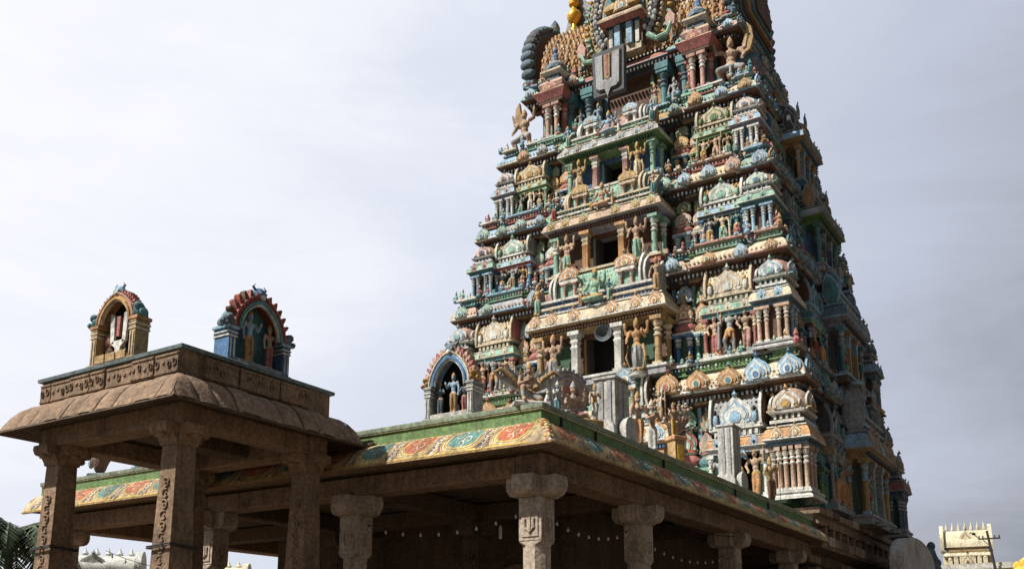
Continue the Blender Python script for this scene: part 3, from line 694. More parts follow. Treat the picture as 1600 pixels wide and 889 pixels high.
    for c0, w_, fr in ((-.44, .12, .0), (.44, .12, .0), (-.225, .16, .05), (.225, .16, .05), (-.33, .05, .12), (.33, .05, .12)):
        x0, x1 = xc_ + (c0 - w_ / 2) * D_, xc_ + (c0 + w_ / 2) * D_
        if c0 == -.44: x0 = xf + .03
        if c0 == .44: x1 = xb
        piece(x0, x1, fr, rs.choice([('teal', 'slate', 'grey'), ('ochre', 'teal', 'grey'), ('sky', 'dkgreen', 'grey'), ('grey', 'brown', 'ochre')]), .015 + rs.uniform(.003, .05), 1 + rs.uniform(-.05, .05), TS)  # side cornice in darker colours, face shade painted in
    # dentil rows
    dn = .17
    for y in np.arange(YC - hw + .35, YC + hw - .35, dn): mb.box(xf + .14, xf + .33, y, y + dn * .42, zl - .33, zl - .20, 'dkgrey')
    for x in np.arange(xf + .35, xb - .35, dn): mb.box(x, x + dn * .42, YC - hw + .14, YC - hw + .33, zl - .33, zl - .20, 'dkgrey')
    # horseshoe arches along the roll
    n = int(hw * 2 / (1.12 * max(.8, s)) / 2) * 2; rk = random.Random(90 + i)
    for q in range(n):
        t = (q + .5 + rk.uniform(-.12, .12) * (0 < q < n - 1)) / n; y = YC + hw - t * 2 * hw
        if abs(y - YC) < 2.3 * s or (i > 1 and rk.random() < .18): continue
        kc = rk.choice(['orange', 'sky', 'sky', 'ochre', 'mint', 'mint', 'pink', 'grey'])
        if i == 1: kc = 'sky' if q in (n - 1, n - 2, 0, 1) else 'orange'
        jj = rk.uniform(.74, 1.06) * (1.1 if i == 1 else 1)
        mb.T = Matrix.Translation((xf + .10, y, 0)) @ Matrix.Rotation(FRONT, 4, 'Z') @ Matrix.Rotation(R(rk.uniform(-3, 3)), 4, 'Y')
        mb.T = Matrix.Translation((xf + .10, y, zl + .02 + rk.uniform(-.02, .05))) @ Matrix.Rotation(FRONT + R(rk.uniform(-6, 6)), 4, 'Z') @ Matrix.Rotation(R(rk.uniform(-4, 4)), 4, 'Y')
        kudu(mb, 0, 0, 0, ih * .74 * jj, ih * .70 * jj * rk.uniform(.92, 1.1), (kc, 'cream' if kc in ('orange', 'ochre', 'pink') else 'white', kc, rk.choice(['gold', 'rose', 'teal']) if kc in ('orange', 'ochre') else 'blue'), True, .22)
    n = 12
    for q in range(n):
        x = xf + (q + .5 + rk.uniform(-.15, .15)) / n * (xb - xf); mb.T = Matrix.Translation((x, YC - hw + .10, 0))
        kudu(mb, 0, 0, zl + .02, ih * rk.uniform(.6, .85), ih * rk.uniform(.6, .85), (rk.choice(['ochre', 'sky', 'teal', 'grey']), 'grey', 'teal', 'slate'), True, .20)
    mb.T = Matrix.Identity(4)
    # rosettes between the arches and a row of crouching beasts, lotus buds and jars on top
    rr_ = random.Random(40 + i)
    mb.T = Matrix.Translation((xf, YC, 0)) @ Matrix.Rotation(FRONT, 4, 'Z')
    relief(mb, -hw + .2, hw - .2, .03, zl + ih * .06, zl + ih * .36, .17, ['cream', a, 'ochre', 'white', c], rr_, .05)
    relief(mb, -hw + .2, hw - .2, .33, zl + ih * .70, zl + ih * .88, .14, [b, c, b, 'white'], rr_, .05)
    t_ = -hw + .1
    while t_ < hw - .1:
        k_ = rr_.random(); cc = rr_.choice(['grey', 'mint', 'ochre', 'peach', 'teal', 'white', 'sky', 'rose']); h_ = rr_.uniform(.16, .34) * (1.15 if s > .9 else .95)
        if abs(t_) > 2.6 * s:
            if k_ < .3: mb.lathe([(.07, 0), (.10, h_ * .3), (.05, h_ * .55), (.08, h_ * .7), (0, h_ * 1.15)], 6, (t_, .38, zl + ih), cc)
            elif k_ < .85:
                H_ = h_ * 1.9; z_ = zl + ih; c2_ = rr_.choice(['ochre', 'pink', 'white', 'teal', 'rose', 'sky'])
                mb.ell((t_, .34, z_ + H_ * .16), .13, .13, H_ * .16, c2_, 8, 5); mb.ell((t_, .38, z_ + H_ * .46), .075, .07, H_ * .22, cc, 8, 5); mb.ell((t_, .36, z_ + H_ * .76), .05, .055, .065, cc, 7, 5)
                mb.lathe([(.05, 0), (.03, .06), (0, .13)], 6, (t_, .37, z_ + H_ * .82), 'cream')
                for sg_ in (-1, 1): mb.tube([(t_ + sg_ * .07, .37, z_ + H_ * .58), (t_ + sg_ * .13, .32, z_ + H_ * .38), (t_ + sg_ * .06, .24, z_ + H_ * (.36 if rr_.random() < .6 else .66))], [.028, .024, .018], 5, cc)
            else: mb.box(t_ - .08, t_ + .08, .28, .44, zl + ih, zl + ih + h_ * .6, cc)
        t_ += rr_.uniform(.30, .5)
    mb.T = Matrix.Translation((0, YC - hw, 0))
    relief(mb, xf + .2, xb - .2, .03, zl + ih * .06, zl + ih * .36, .2, ['ochre', 'teal', 'grey', 'rose'], rr_, .06)
    t_ = xf + .2
    while t_ < xb - .1:
        h_ = rr_.uniform(.2, .5); cc = rr_.choice(['slate', 'teal', 'ochre', 'grey', 'rose'])
        mb.lathe([(.09, 0), (.13, h_ * .3), (.06, h_ * .55), (.10, h_ * .7), (0, h_ * 1.2)], 6, (t_, .30, zl + ih), cc); t_ += rr_.uniform(.35, .8)
    mb.T = Matrix.Identity(4)
    cn = mb.build('cornice'); cn.parent = tier
    if i == 5: break
    # shrines along the storey
    hs = (zl - led) * .985; f = (hw0 + hw) / 2 / 7.65
    P = PT[i]; sp = max(.78, s)
    lay = [('k', 7.30, 1.50), ('p', 6.35, .58), ('s', 5.12, 2.15), ('p', 3.92, .58), ('q', 3.22, .85)]
    for sg in (-1, 1):
        for kd, off, w in lay:
            y = YC + sg * off * f; w_ = w * f * (1.0 if kd != 'k' else 1.02)
            PP = varied(P['p'] if kd == 'q' else P[kd], rg, .3 if kd in 'pq' else (.12 if i > 2 else 0))
            if kd == 'k':
                y = YC + sg * (hw + .0 - w_ * .40)
                orn(karnakuta, w_, hs * 1.02, PP, tier, (wx + .12, y, led), FRONT, 'corner_shrine', rounded=(i == 1))
            elif kd == 's':
                orn(sala, w_, hs, PP, tier, (wx, y, led), FRONT, 'niche_shrine', dep=.85)
                poses = [rg.choice(['lady', 'tribhanga', 'deity']), rg.choice(['deity', 'four', 'guard']), rg.choice(['lady', 'tribhanga'])]
                for j, (dx, ps) in enumerate(zip((-.27, 0, .27), poses)):
                    col = [('peach', 'rose', 'gold'), ('grey', 'orange', 'gold'), ('skin', 'pink', 'cream')][j] if i == 2 else rcols(rg)
                    statue(ps, cols=col, parent=tier, loc=(wx - .76, y - dx * w_, led + hs * .05), rz=FRONT + rg.uniform(-.25, .25), sc=hs * (.44 if j != 1 else .50) * rg.uniform(.94, 1.05), mirror=rg.random() < .5)
            elif kd == 'p': orn(panjara, w_, hs * .93, PP, tier, (wx, y, led), FRONT, 'small_shrine')
            else:
                PP = dict(PP); PP.update(cor='rose', beam='red', col=('blue' if i != 3 else 'sky'))
                orn(panjara, w_, hs * .98, PP, tier, (wx, y, led), FRONT, 'small_shrine')
    # door bay
    lipz = {1: 9.15, 2: 14.33, 3: 18.75, 4: 22.35}[i]; bw = {1: 6.1, 2: 5.9, 3: 5.1, 4: 4.4}[i]
    nxt = zl + (1.2 * (LIP[i + 1][2] - zl) / 4.9)
    bf = {1: 31.25, 2: 31.55, 3: 32.3, 4: 33.05}[i]
    bl = led + .02
    B = BAYP[i]
    bay = door_bay(bw, lipz - bl, nxt - lipz + (.15 if i < 4 else -.1), B, dep=wx - bf).build('door_bay'); place(bay, tier, (wx, YC, bl), FRONT)
    hh = lipz - bl
    for sg in (-1, 1):
        statue('four' if i != 1 else 'guard', cols=[('skin', 'ochre', 'gold'), ('skin', 'grey', 'orange') if sg < 0 else ('orange', 'grey', 'gold'), ('skin', 'mint', 'ochre'), ('ochre', 'cream', 'gold')][i - 1], parent=tier,
               loc=(bf - .10, YC - sg * bw * .305, bl - .20), rz=FRONT + sg * .12, sc=hh * .94, mirror=sg < 0)
        statue(['tribhanga', 'deity', 'lady', 'lady'][i - 1], cols=rcols(rg), parent=tier, loc=(bf + .06, YC - sg * bw * .44, lipz + .62 * s), rz=FRONT, sc=1.35 * s)
    statue('seated', cols=[('cream', 'orange', 'gold'), ('mint', 'gold', 'gold'), ('skin', 'orange', 'orange'), ('sky', 'orange', 'gold')][i - 1], parent=tier, loc=(bf + .08, YC, lipz + .70 * s), rz=FRONT, sc=2.2 * s)
    for sg in (-1, 1): statue('anjali', cols=rcols(rg), parent=tier, loc=(bf + .05, YC - sg * .62 * s, lipz + .66 * s), rz=FRONT + sg * .3, sc=.95 * s)
    # the side (-Y) face
    D = xb - xf; xc = (xf + xb) / 2
    for off, kd, w in ((-.315, 'p', .9), (-.225, 's', 1.9), (.225, 's', 1.9), (.315, 'p', .9)):
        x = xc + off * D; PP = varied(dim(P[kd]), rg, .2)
        if kd == 's':
            orn(sala, w * f, hs, PP, tier, (x, wy0, led), SIDE, 'niche_shrine', dep=.80)
            for j, dx in enumerate((-.24, .24)):
                statue(rg.choice(['lady', 'deity', 'guard']), cols=rcols(rg), parent=tier, loc=(x + dx * w * f, wy0 - .72, led + hs * .05), rz=SIDE + rg.uniform(-.25, .25), sc=hs * .46)
        else: orn(panjara, w * f, hs * .95, PP, tier, (x, wy0, led), SIDE, 'small_shrine')
    for x in (xb - .62 * f,):
        orn(karnakuta, 1.5 * f, hs * 1.02, varied(dim(P['k']), rg, .2), tier, (x, wy0 + .08, led), SIDE, 'corner_shrine', rounded=(i == 1))
    # tall curved horn fins beside the shrines on the front
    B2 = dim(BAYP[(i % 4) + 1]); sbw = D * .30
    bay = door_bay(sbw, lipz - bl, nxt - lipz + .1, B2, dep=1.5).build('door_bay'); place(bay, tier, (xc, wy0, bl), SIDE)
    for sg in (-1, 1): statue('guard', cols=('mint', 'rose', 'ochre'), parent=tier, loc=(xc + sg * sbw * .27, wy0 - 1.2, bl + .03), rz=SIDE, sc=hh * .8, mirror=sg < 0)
    # left (+Y) flank: seen only as a profile
    for off in (-.36, -.2, 0, .2, .36):
        PP = P['s'] if off in (-.2, .2, 0) else P['p']
        orn(sala if PP is P['s'] else panjara, (1.9 if PP is P['s'] else .8) * f, hs, PP, tier, (xc + off * D, wy1, led), LEFTS, 'niche_shrine' if PP is P['s'] else 'small_shrine')

# --- top storey: small pavilions, squatting demons, barrel vault
xf, hw, zt, xb = LIP[5]; x4, hw4, z4, xb4 = LIP[4]; led = z4 + 1.2 * (zt - z4) / 4.9
top = bpy.data.objects.get('tier.004')
P5 = pal(base='mint', trim='white', wall='brown', col='pink', col2='rose', beam='brown', cor='rose', kud='peach', acc='sky', dome='slate')
for sg in (-1, 1):
    mb = MB(); w = 1.35; h = 4.3
    for dx in (-.2, .2): column(mb, dx, -.55, 0, 1.55, .10, 'pink', 'white')
    for dx in (-.42, .42): column(mb, dx, -.25, 0, 1.55, .09, 'rose', 'pink')
    mb.box(-.62, .62, -.72, 0, -.10, 0, 'mint')
    mb.sweep(rect(-.5, .5, -.65, 0), [(0, 1.55), (.05, 1.6), (.05, 1.72), (.22, 1.95), (.25, 2.02), (.18, 2.1), (0, 2.2), (.08, 2.45), (0, 2.6)], ['brown', 'brown', 'rose', 'rose', 'peach', 'pink', 'pink', 'peach'])
    kudu(mb, 0, -.80, 2.02, .7, .5, ('pink', 'peach', 'rose', 'gold'))
    mb.sweep(rect(-.32, .32, -.55, 0), [(0, 2.6), (0, 2.9), (.16, 3.0), (.16, 3.08), (0, 3.2), (-.04, 3.25)], ['slate', 'white', 'cream', 'slate', 'slate'])
    mb.lathe([(.42, 3.2), (.40, 3.4), (.24, 3.58), (.08, 3.66), (.14, 3.8), (.12, 3.95), (.05, 4.02), (.10, 4.15), (0, 4.4)], 8, (0, -.25, 0), ['slate', 'grey', 'grey', 'sky', 'blue', 'sky', 'blue', 'blue'])
    pv = mb.build('small_pavilion'); place(pv, top, (34.86, YC - .1 + sg * 3.45, led), FRONT, 1.1)
    dm = statue('squat', cols=('skin', 'grey', 'ochre'), parent=top, loc=(34.62, YC + sg * (5.05 if sg > 0 else 4.85), led + .02), rz=FRONT - sg * .2, sc=2.5, mirror=sg > 0)
    # cushion seat / wing behind the demon
    mb = MB()
    mb.prism([(.0, 0), (.28, .1), (.42, .6), (.36, 1.1), (.18, 1.35), (.12, .9), (-.05, .4)], -.08, .08, 'ochre'); pv = mb.build('wing'); place(pv, top, (35.0, YC + sg * (5.35 if sg > 0 else 5.3), led + 1.5), FRONT if sg < 0 else math.pi / 2)
for y, ps, col in ((-2.3, 'deity', ('grey', 'grey', 'grey')), (-1.4, 'lady', ('pink', 'grey', 'gold')), (2.2, 'lady', ('grey', 'mint', 'grey')), (1.3, 'deity', ('sky', 'teal', 'gold'))):
    statue(ps, cols=col, parent=top, loc=(34.75, YC + y, led), rz=FRONT, sc=1.35)
for y in (-2.75, -1.8, 1.8, 2.75):
    mb = MB(); column(mb, 0, 0, 0, 1.9, .16, 'teal', 'slate'); mb.box(-.3, .3, -.3, .6, 1.9, 2.2, 'teal'); o = mb.build('pillar'); place(o, top, (34.9, YC + y, led), FRONT)
# side face of the top storey
for x in (36.0, 37.4, 38.8, 40.2):
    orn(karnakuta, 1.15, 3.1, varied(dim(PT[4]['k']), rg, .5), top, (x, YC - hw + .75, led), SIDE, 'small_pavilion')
# vault
mb = MB(); vx0, vx1 = 35.15, 40.45; cx = (vx0 + vx1) / 2; ry = (vx1 - vx0) / 2; zb = zt + .75; vh = 31.35 - zb; ya, yb = YC - 4.55, YC + 4.45
mb.sweep(rect(vx0 + .3, vx1 - .3, ya + .2, yb - .2), [(0, zt + .6), (0, zb), (.25, zb + .06), (.28, zb + .2), (.1, zb + .26)], ['rose', 'cream', 'mint', 'mint'])
for yy in np.arange(ya + .3, yb - .2, .42):
    pass
ribs = []
NP = 96
prof = [(math.cos(R(t)), max(math.sin(R(t)), -.1)) for t in np.linspace(-6, 186, 25)]
vs_ = []; 
for k in range(NP + 1):
    y = ya + (yb - ya) * k / NP; rr = 1 + (.022 if k % 4 in (1, 2) else -.012)
    for cxs, sn in prof: vs_.append((cx - ry * 1.04 * rr * cxs, y, zb + .15 + vh * rr * sn * .985))
fs = []; m_p = len(prof)
for k in range(NP):
    for j in range(m_p - 1): fs.append((k * m_p + j, (k + 1) * m_p + j, (k + 1) * m_p + j + 1, k * m_p + j + 1))
fs.append(tuple(range(m_p))); fs.append(tuple(reversed([NP * m_p + j for j in range(m_p)])))
mb.add(vs_, fs, 'roof_scales')
mb.box(cx - .25, cx + .25, ya, yb, zb + .15 + vh * .97, zb + .15 + vh * 1.03, 'ochre')
rr_ = random.Random(3); mb.T = Matrix.Translation((0, YC, 0)) @ Matrix.Rotation(FRONT, 4, 'Z')
for j_, t in enumerate(np.linspace(3, 76, 19)):
    for k in range(44):
        u_ = -4.35 + 8.7 * (k + .5 * (j_ % 2)) / 44
        if abs(u_ - .1) < 1.75 or u_ > 4.4: continue
        px_ = cx - ry * 1.05 * math.cos(R(t)); pz = zb + .15 + vh * math.sin(R(t)); r_ = rr_.uniform(.06, .10)
        mb.ell((u_, px_, pz), r_, r_ * .9, r_ * 1.35, rr_.choice(['gold', 'ochre', 'ochre', 'brown', 'ochre', 'orange', 'cream']), 5, 4)
mb.T = Matrix.Identity(4)
vault = mb.build('vault_roof'); vault.parent = tower; vault.location = -TL
# end gables, facing +Y and -Y
def gable(rad, hgt):
    mb = MB(); n = 30
    def ring(sc, a0=-28, a1=208): return [(rad * sc * math.cos(R(t)) * (1 - .10 * max(0, math.sin(R(t)))), hgt * .42 + hgt * .56 * sc * math.sin(R(t))) for t in np.linspace(a0, a1, n)]
    for k, (sc, c) in enumerate(((1, 'dkgrey'), (.90, 'slate'), (.80, 'brown'), (.66, 'ochre'), (.54, 'teal'), (.40, 'brown'))):
        mb.prism(ring(sc), -.30 - .09 * k, .22 if k else .30, c)
    mb.prism(ring(.90), .30, .34, 'brown'); mb.prism(ring(.55), .34, .40, 'ochre'); mb.prism(ring(.5), .40, .42, 'brown')
    for t in np.linspace(-25, 205, 25):
        x = rad * 1.04 * math.cos(R(t)) * (1 - .10 * max(0, math.sin(R(t)))); z = hgt * .42 + hgt * .60 * math.sin(R(t))
        mb.ell((x, -.02, z), .22, .40, .27, 'slate' if int(t) % 2 else 'dkgrey', 8, 6)
    mb.lathe([(.22, 0), (.34, .25), (.30, .5), (.16, .6), (.24, .8), (.2, .95), (0, 1.25)], 8, (0, 0, hgt * .97), ['slate', 'teal', 'slate', 'grey', 'slate', 'slate'])
    mb.ell((-.18, 0, hgt + .75), .22, .16, .2, 'slate')
    return mb
for sg in (-1, 1):
    g = gable(2.55, 4.5).build('gable_arch'); place(g, tower, Vector((cx, ya - .1 if sg < 0 else yb + .75, zb - .15)) - TL, SIDE if sg < 0 else LEFTS)
# front nasi: big horseshoe arch with garlands of round bosses
mb = MB()
def hs(r, h, a0=-40, a1=220, n=26, z0=0): return [(r * math.cos(R(t)), z0 + h * .44 + h * .52 * math.sin(R(t))) for t in np.linspace(a0, a1, n)]
HN = 4.9
for k, (sc, c) in enumerate(((1, 'ochre'), (.90, 'brown'), (.60, 'ochre'), (.52, 'teal'))):
    mb.prism(hs(1.85 * sc, HN * sc, z0=HN * (1 - sc) * .42), -.2 - .12 * k, 1.6, c)
for rr_, c, r0, N_ in ((1.72, 'cream', .085, 46), (1.48, 'grey', .14, 34), (1.24, 'white', .12, 30)):
    for t in np.linspace(-42, 222, N_):
        x = rr_ * math.cos(R(t)); z = HN * .44 + HN * .52 * (rr_ / 1.85) * math.sin(R(t))
        mb.ell((x, -.40 if rr_ < 1.7 else -.28, z), r0, .12, r0 * 1.1, c if int(t * 7) % 5 else 'dkgrey', 7, 5)
for t in np.linspace(-40, 220, 40):
    x = 1.95 * math.cos(R(t)); z = HN * .44 + HN * .55 * math.sin(R(t)); a = R(t)
    mb.prism([(x - .08 * math.sin(a), z + .08 * math.cos(a)), (x + .08 * math.sin(a), z - .08 * math.cos(a)), (x + .22 * math.cos(a), z + .22 * math.sin(a))][::-1], -.25, -.05, 'mint' if int(t) % 3 else 'gold')
for sg in (-1, 1):
    mb.tube([(sg * 1.1, -.5, .5), (sg * 1.5, -.5, .15), (sg * 2.0, -.5, .25), (sg * 2.2, -.5, .7), (sg * 2.05, -.5, .95)], [.14, .13, .11, .09, .05], 8, 'mint')
    mb.prism([(sg * 2.15 - .18, .55), (sg * 2.15 + .18, .55), (sg * 2.15 + .22, .95), (sg * 2.15, 1.3), (sg * 2.15 - .22, .95)], -.55, -.35, 'pink')
    mb.box(sg * .15, sg * .42, -.7, -.5, .3, 1.35, 'sky'); mb.box(sg * .55, sg * .72, -.6, -.4, .3, 1.3, 'white')
mb.box(-.8, .8, -.55, 0, .0, .3, 'cream'); mb.box(-.85, .85, -.5, 0, .3, 1.35, 'brown')
mb.sweep(rect(-.8, .8, -.75, 0), [(0, 1.35), (.28, 1.5), (.30, 1.58), (.1, 1.82), (0, 1.9)], ['rose', 'cream', 'peach', 'peach'])
mb.sweep(rect(-.7, .7, -.65, 0), [(0, 1.9), (0, 2.1), (.15, 2.15), (.15, 2.3), (-.05, 2.6), (-.3, 2.75)], ['ochre', 'gold', 'ochre', 'ochre', 'gold'], caps=True)
kudu(mb, 0, -.78, 1.95, .8, .8, ('gold', 'white', 'ochre', 'grey'))
for sg in (-1, 1): mb.ell((sg * .38, -.6, 2.95), .28, .2, .26, 'teal'); 
nasi = mb.build('front_arch'); nasi.parent = tower; nasi.location = Vector((35.1, YC - .15, zt + .55)) - TL; nasi.rotation_euler = (0, 0, FRONT)
statue('seated', cols=('sky', 'mint', 'white'), parent=tower, loc=Vector((34.35, YC - .15, zt + 3.2)) - TL, rz=FRONT, sc=1.7)
# kalasam finials on the ridge
for q, y in enumerate((YC + 4.0, YC + 2.0, YC, YC - 2.0, YC - 4.0)):
    mb = MB()
    mb.lathe([(.26, 0), (.26, .12), (.14, .22), (.13, .45), (.30, .62), (.38, .85), (.34, 1.05), (.16, 1.22), (.13, 1.4), (.26, 1.5), (.28, 1.65), (.15, 1.8), (.11, 2.0), (.20, 2.1), (.16, 2.25), (.06, 2.4), (.0, 3.1)], 14, (0, 0, 0), 'metal_gold')
    o = mb.build('kalasam_finial'); o.parent = tower; o.location = Vector((cx - .15, y, zb + vh * 1.14)) - TL
# grey lotus fan behind the left gable
mb = MB()
mb.prism([(-.55, 0), (.55, 0), (.95, 1.1), (.75, 2.1), (.1, 2.9), (-.45, 2.2), (-.75, 1.1)], -.12, .12, 'grey'); mb.prism([(-.35, .1), (.35, .1), (.6, 1.0), (.45, 1.8), (.05, 2.3), (-.3, 1.7), (-.5, .9)], -.2, .2, 'dkgrey')
o = mb.build('lotus_fan'); place(o, tower, Vector((cx + .2, yb - .55, zb + vh * .93)) - TL, FRONT)

# --- stone base
mb = MB(); p0 = tpath(0)
mb.sweep(p0, [(-.9, 0), (-.25, 0), (-.25, .5), (-.45, .7), (-.45, 1.1), (-.75, 1.3), (-.75, 4.5), (-.55, 4.6), (-.45, 4.9), (-.05, 5.05), (0, 5.15), (-.05, 5.45), (-.35, 5.62), (-.35, 5.80), (-.15, 5.86), (-.15, 6.12), (-.02, 6.16), (-.02, 6.36), (-.5, 6.45)], ['stone_dark'] * 9 + ['stone'] * 9, caps=True)
xb0 = LIP[0][3]; 
for k, x in enumerate(np.arange(32.2, 45.3, .95)):
    yb_ = YC - 8.15
    mb.box(x, x + .42, yb_ + .50, yb_ + .76, 1.3, 4.5, 'stone_dark'); mb.box(x - .06, x + .48, yb_ + .42, yb_ + .74, 4.15, 4.5, 'stone')
    mb.box(x + .1, x + .34, yb_ + .1, yb_ + .32, 5.48, 5.78, 'stone')
for y in np.arange(8.9, 24, .95):
    if abs(y - YC) < 2.4: continue
    mb.box(31.85, 32.11, y, y + .42, 1.3, 4.5, 'stone_dark')
rb = random.Random(8); x = 31.4
while x < 45.6:
    w_ = rb.uniform(.5, 1.1)
    for z0_, z1_, y_ in ((5.12, 5.47, -8.17), (5.80, 5.92, -8.02), (4.62, 4.88, -7.70), (6.12, 6.38, -8.15)):
        if rb.random() < .7: mb.box(x + .02, x + w_ - .02, YC + y_ - rb.uniform(.0, .07), YC + y_ + .3, z0_ + rb.uniform(0, .03), z1_ - rb.uniform(0, .03), rb.choice(['stone', 'stone', 'stone_dark', 'stone_pale']), bev=.02)
    x += w_
mb.box(31.80, 32.2, YC - 1.9, YC + 1.9, 0, 4.3, 'stone_dark'); mb.prism([(-1.4, 0), (1.4, 0), (1.4, 3.0)] + arc(0, 3.0, 1.4, 1.0, 0, 180, 12)[1:] , -.02, .0, 'black') if False else None
base = mb.build('stone_base'); base.parent = tower; base.location = -TL
mb = MB(); mb.T = Matrix.Translation((31.78, YC, 0)) @ Matrix.Rotation(FRONT, 4, 'Z')
out_ = [(-1.75, 0), (1.75, 0), (1.75, 2.9)] + arc(0, 2.9, 1.75, 1.25, 0, 180, 14)[1:]; inn = [(-1.4, 0.0), (1.4, 0.0), (1.4, 2.9)] + arc(0, 2.9, 1.4, .95, 0, 180, 14)[1:]
mb.prism(out_, -.18, 0, 'stone'); mb.prism(inn, -.19, -.18, 'black')  # black sheet paints the dark of the opening on a solid wall
gate = mb.build('gateway'); gate.parent = tower; gate.location = -TL

# --- cement board with the U shaped mark
mb = MB()
out_ = [(-.58, .55), (-.42, .42), (-.14, .40), (0, 0), (.14, .40), (.42, .42), (.58, .55), (.62, 2.15), (-.62, 2.15)]
mb.prism([(-.72, .25), (.72, .25), (.76, 2.35), (-.76, 2.35)], 0, .28, 'dkgrey')
mb.prism(out_, -.06, 0, 'dkgrey')
mb.prism([(-.56, .60), (-.40, .48), (-.14, .46), (0, .10), (.14, .46), (.40, .48), (.56, .60), (.40, 2.0), (.30, .72), (.0, .62), (-.30, .72), (-.34, 2.0), (-.60, 2.1)][:5] + [(.40, .48), (.54, .62), (.58, 2.1), (.24, 2.1), (.22, .9), (-.22, .9), (-.24, 2.1), (-.58, 2.1), (-.54, .62)], -.10, -.06, 'grey')
mb.prism([(-.12, 1.0), (-.06, .88), (.06, .88), (.12, 1.0), (.13, 2.05), (-.13, 2.05)], -.12, -.06, 'ochre'); mb.prism([(-.05, 1.05), (.05, 1.05), (.06, 2.0), (-.06, 2.0)], -.135, -.12, 'rose')
o = mb.build('namam_board'); o.location = (33.6, 16.6, 24.85); o.rotation_euler = (0, R(6), FRONT); o.rotation_euler = (R(0), 0, FRONT)
tagit(o, 'grey board with pale U mark and ochre stroke high on the tower front', 'emblem board')
# --- horn loudspeaker in the doorway
mb = MB()
mb.lathe([(.05, 0), (.08, .12), (.16, .28), (.33, .42), (.34, .44), (.30, .43), (.12, .28), (.05, .2)], 18, (0, 0, 0), ['dkgrey', 'dkgrey', 'dkgrey', 'grey', 'slate', 'dkgrey', 'dkgrey']); mb.lathe([(.09, -.18), (.10, -.02), (.06, 0)], 12, (0, 0, 0), 'dkgrey')
o = mb.build('loudspeaker'); o.location = (31.95, 16.15, 13.72); o.rotation_euler = (R(90), 0, R(-75)); 
tagit(o, 'round grey horn loudspeaker in the top of the lowest dark doorway of the tower', 'loudspeaker')
#PART2
# ================================================================== ground and far surroundings
mb = MB(); mb.add([(-600, -600, 0), (900, -600, 0), (900, 900, 0), (-600, 900, 0)], [(0, 1, 2, 3)], 'earth')
tagit(mb.build('ground', smooth=False), kind='structure')

def joined_seams(mb, x0, x1, y, z0, z1, step, mat='stone_dark'): pass

# ================================================================== the pillared hall
HX, HY, HZ, HYB, HXE = 14.33, 8.55, 6.0, 23.75, 31.62
hall = empty('pillared_hall', (HX, HY, 0), 'low stone pillared hall with green fascia and painted scroll eave in front of the tower', 'pillared hall')
HO = Vector((HX, HY, 0))
def hpart(mb, name, parent=hall, **k):
    o = mb.build(name, **k); o.parent = parent
    if parent is hall: o.location = -HO
    return o
mb = MB(); mb.box(HX + .1, HXE, HY + .1, HYB - .1, 5.45, 5.98, 'stone'); mb.box(HX - .02, HXE, HY - .02, HYB, 5.99, 6.0, 'plaster')
hpart(mb, 'roof_slab')
path = [(HX, HYB), (HX, HY), (HXE, HY)]
mb = MB(); mb.sweep(path, [(-.1, 5.68), (0, 5.69), (0, 5.925)], 'fascia_green', closed=False); hpart(mb, 'fascia')
mb = MB(); mb.sweep(path, [(0, 5.925), (.035, 5.925), (.035, 5.945), (.05, 5.95), (.06, 6.0), (.06, 6.035), (-.12, 6.04)], ['ivory', 'ivory', 'fascia_green', 'lip_green', 'lip_green', 'lip_green'], closed=False); hpart(mb, 'coping')
# curved painted eave with its own UV
def eave(path, prof, mat, name):
    P = [Vector(p) for p in path]; vs_ = []; uvs = []; run = 0
    L_ = [0]
    for i in range(1, len(P)): L_.append(L_[-1] + (P[i] - P[i - 1]).length)
    segs = 0; faces = []; uvf = []; me_v = []
    pl = [0]
    for i in range(1, len(prof)): pl.append(pl[-1] + math.dist(prof[i], prof[i - 1]))
    # corner mitre, each run with its own vertices so that the art does not shear
    corner = P[1]
    for r_, (a, b, n) in enumerate(((P[0], P[1], Vector((-1, 0))), (P[1], P[2], Vector((0, -1))))):
        other = Vector((0, -1)) if r_ == 0 else Vector((-1, 0)); N_ = 60
        base_i = len(me_v)
        for k in range(N_ + 1):
            t = k / N_
            for j, (d, z) in enumerate(prof):
                q = a.lerp(b, t) + n * d
                if (r_ == 0): q += other * d * t ** 1
                else: q += other * d * (1 - t)
                me_v.append((q.x, q.y, z)); uvs.append((abs((q - corner).length) * 1.0, 1 - pl[j] / pl[-1]))
        m = len(prof)
        for k in range(N_):
            for j in range(m - 1): faces.append((base_i + k * m + j, base_i + k * m + j + 1, base_i + (k + 1) * m + j + 1, base_i + (k + 1) * m + j))
    me = bpy.data.meshes.new(name); me.from_pydata(me_v, [], faces); me.materials.append(MATS[mat])
    uvl = me.uv_layers.new(name='UVMap')
    for lp in me.loops: uvl.data[lp.index].uv = uvs[lp.vertex_index]
    me.polygons.foreach_set('use_smooth', [True] * len(faces)); me.update()
    o = bpy.data.objects.new(name, me); COL.objects.link(o); return o
ev = eave(path, [(0, 5.70), (.06, 5.685), (.16, 5.64), (.27, 5.56), (.36, 5.45), (.43, 5.32), (.47, 5.215)], 'painted_scrolls', 'painted_eave'); ev.parent = hall; ev.location = -HO
EP = [(0, 5.70), (.06, 5.685), (.16, 5.64), (.27, 5.56), (.36, 5.45), (.43, 5.32), (.47, 5.215)]
EL = [0]
for q in range(1, 7): EL.append(EL[-1] + math.dist(EP[q], EP[q - 1]))
